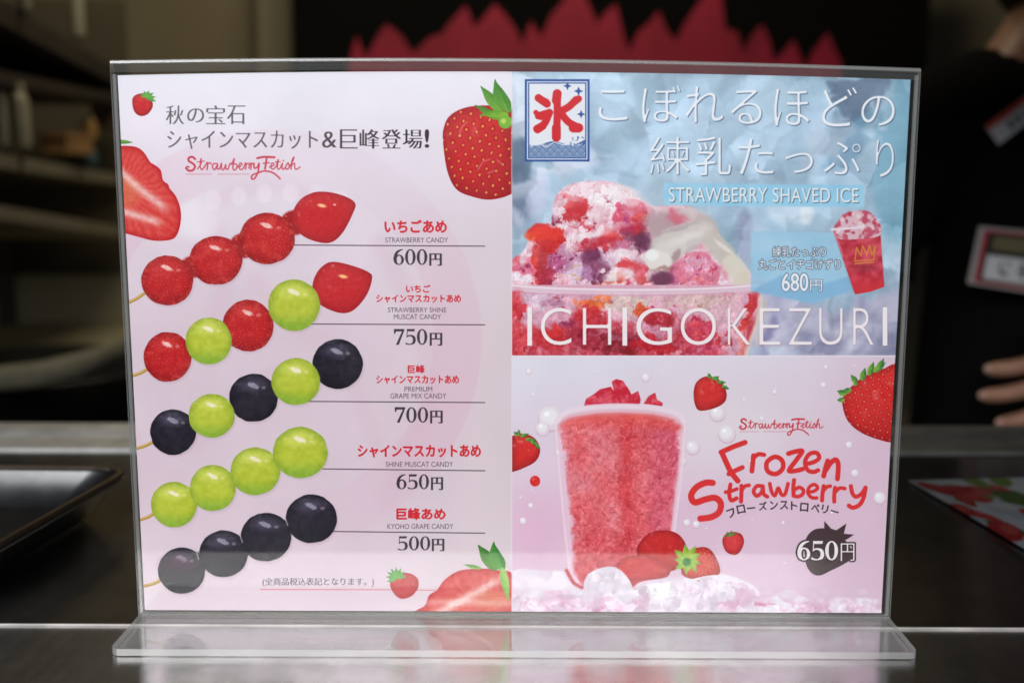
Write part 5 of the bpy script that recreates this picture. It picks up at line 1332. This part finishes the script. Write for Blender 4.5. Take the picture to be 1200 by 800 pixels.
# fingernails
for t_2 in ft[:3]:
    p = at(t_2[0]+6, t_2[1]-1, YH-.011)
    bm = bmesh.new(); bmesh.ops.create_uvsphere(bm, u_segments=10, v_segments=6, radius=1)
    bmesh.ops.scale(bm, verts=bm.verts, vec=(.0055, .0018, .0045)); bmesh.ops.translate(bm, verts=bm.verts, vec=p)
    obj('fingernail', bm, mat('nail', (.55, .34, .27), .35), person, smooth=True)
# face
def face():
    c = Vector(S_(0, -.075, .19))
    for s in (-1, 1):
        bm = bmesh.new(); bmesh.ops.create_uvsphere(bm, u_segments=12, v_segments=8, radius=.012); bmesh.ops.translate(bm, verts=bm.verts, vec=c+Vector((s*.032, -.012, .02)))
        obj('eye', bm, mat('eye_white', (.6, .58, .55), .2), person, smooth=True)
        bm = bmesh.new(); bmesh.ops.create_uvsphere(bm, u_segments=10, v_segments=8, radius=1); bmesh.ops.scale(bm, verts=bm.verts, vec=(.01, .02, .03)); bmesh.ops.translate(bm, verts=bm.verts, vec=c+Vector((s*.08, .07, .0)))
        obj('ear', bm, M_skin, person, smooth=True)
    bm = bmesh.new(); bmesh.ops.create_cone(bm, segments=10, radius1=.016, radius2=.006, depth=.045); bmesh.ops.rotate(bm, verts=bm.verts, matrix=Matrix.Rotation(R(12), 3, 'X')); bmesh.ops.translate(bm, verts=bm.verts, vec=c+Vector((0, -.022, 0)))
    obj('nose', bm, M_skin, person, smooth=True)
    bm = bmesh.new(); bmesh.ops.create_uvsphere(bm, u_segments=12, v_segments=6, radius=1); bmesh.ops.scale(bm, verts=bm.verts, vec=(.024, .008, .007)); bmesh.ops.translate(bm, verts=bm.verts, vec=c+Vector((0, -.008, -.045)))
    obj('mouth', bm, mat('lips', (.40, .13, .11), .4), person, smooth=True)
face()
skin_mesh('hair', [S_(-.005, .03, .05), S_(0, .02, .15), S_(0, .02, .26), S_(0, -.03, .29)], [(0, 1), (1, 2), (2, 3)], [(.075, .06), (.10, .085), (.098, .09), (.05, .05)], M_hair, person)
# black T-shirt: body, both sleeves; trousers
sv = [S_(0, .015, -.62), S_(0, .0, -.30), S_(0, .01, -.13), S_(0, .04, -.085), S_(-.11, .03, -.03), S_(-.185, .03, -.11), S_(-.24, .02, -.24), S_(.11, .03, -.03), S_(.185, .03, -.11), S_(.25, .02, -.24)]
skin_mesh('shirt', sv, [(0, 1), (1, 2), (2, 3), (3, 4), (4, 5), (5, 6), (3, 7), (7, 8), (8, 9)], [(.165, .12), (.155, .115), (.17, .12), (.095, .08), (.098, .085), .088, .075, (.098, .085), .088, .075], M_shirt, person)
skin_mesh('trousers', [S_(0, .02, -.60), S_(-.09, .02, -.68), S_(-.10, .0, -.95), S_(-.10, .02, -1.26), S_(.09, .02, -.68), S_(.10, .0, -.95), S_(.10, .02, -1.26)], [(0, 1), (1, 2), (2, 3), (0, 4), (4, 5), (5, 6)], [(.14, .11), .1, .075, .06, .1, .075, .06], mat('black_trousers', (.015, .015, .018), .9), person)

# badge and sticker on the shirt
def card(name, corners, th, parts, label, cat):
    """corners TL, TR, BR, BL; parts: list of (u0, v0, u1, v1, material, name, lift)"""
    TL, TR, BR, BL = [Vector(c) for c in corners]
    n = (TR-TL).cross(BL-TL).normalized()
    if n.y > 0: n = -n
    root = empty(name, (TL+BR)/2, label, cat)
    def P(u, v, l): return TL*(1-u)*(1-v)+TR*u*(1-v)+BR*u*v+BL*(1-u)*v+n*l
    for (u0, v0, u1, v1, m, nm, l0, l1) in parts:
        bm = bmesh.new()
        a = [bm.verts.new(P(u, v, l0)) for u, v in ((u0, v0), (u1, v0), (u1, v1), (u0, v1))]
        b = [bm.verts.new(P(u, v, l1)) for u, v in ((u0, v0), (u1, v0), (u1, v1), (u0, v1))]
        bm.faces.new(a); bm.faces.new(b[::-1])
        for k in range(4): bm.faces.new((a[k], a[(k+1) % 4], b[(k+1) % 4], b[k]))
        obj(nm, bm, m, root)
    return root
M_frame = mat('clear_grey_sleeve', (.42, .41, .40), .35, noise=.15)
M_white = mat('white_card', (.72, .74, .78), .5); M_redp = mat('crimson_edge', (.45, .05, .07), .5)
M_blk = mat('badge_black', (.02, .02, .02), .4); M_olv = mat('olive_band', (.16, .15, .07), .5); M_ink = mat('dark_ink', (.03, .03, .04), .5)
YT = YP-.135
c4 = [at(1147, 265, YT), at(1262, 276, YT+.01), at(1248, 350, YT+.004), at(1133, 332, YT-.006)]
card('name_badge', c4, .002, [(0, 0, 1, 1, M_frame, 'sleeve', 0, .0015), (.055, .05, .965, .96, M_redp, 'border', .0017, .0020), (.10, .09, .945, .92, M_blk, 'card', .0022, .0026),
     (.16, .14, .9, .38, M_olv, 'picture_band', .0028, .003), (.13, .47, .9, .88, M_white, 'text_field', .0028, .0031),
     (.27, .56, .29, .74, M_ink, 'mark', .0033, .0035), (.29, .72, .36, .78, M_ink, 'mark', .0033, .0035), (.33, .56, .38, .60, M_ink, 'mark', .0033, .0035), (.47, .54, .52, .60, M_ink, 'mark', .0033, .0035), (.50, .6, .53, .8, M_ink, 'mark', .0033, .0035), (.45, .66, .6, .70, M_ink, 'mark', .0033, .0035)],
     'rectangular name badge with a pale frame and black and white card on the shirt', 'badge')
YT2 = YP-.09
c4 = [at(1154, 148, YT2), at(1238, 84, YT2+.01), at(1252, 108, YT2+.006), at(1170, 170, YT2-.004)]
card('shirt_sticker', c4, .001, [(0, 0, 1, 1, M_white, 'label_card', 0, .001), (0, 0, 1, .26, mat('vermilion', (.62, .08, .05), .5), 'red_stripe', .0012, .0015),
     (.22, .42, .26, .85, M_ink, 'mark', .0012, .0014), (.26, .55, .4, .62, M_ink, 'mark', .0012, .0014), (.33, .42, .36, .85, M_ink, 'mark', .0012, .0014), (.44, .5, .48, .85, M_ink, 'mark', .0012, .0014), (.48, .7, .56, .76, M_ink, 'mark', .0012, .0014)],
     'slanting white tag with a red stripe below the neck of the black shirt', 'tag')
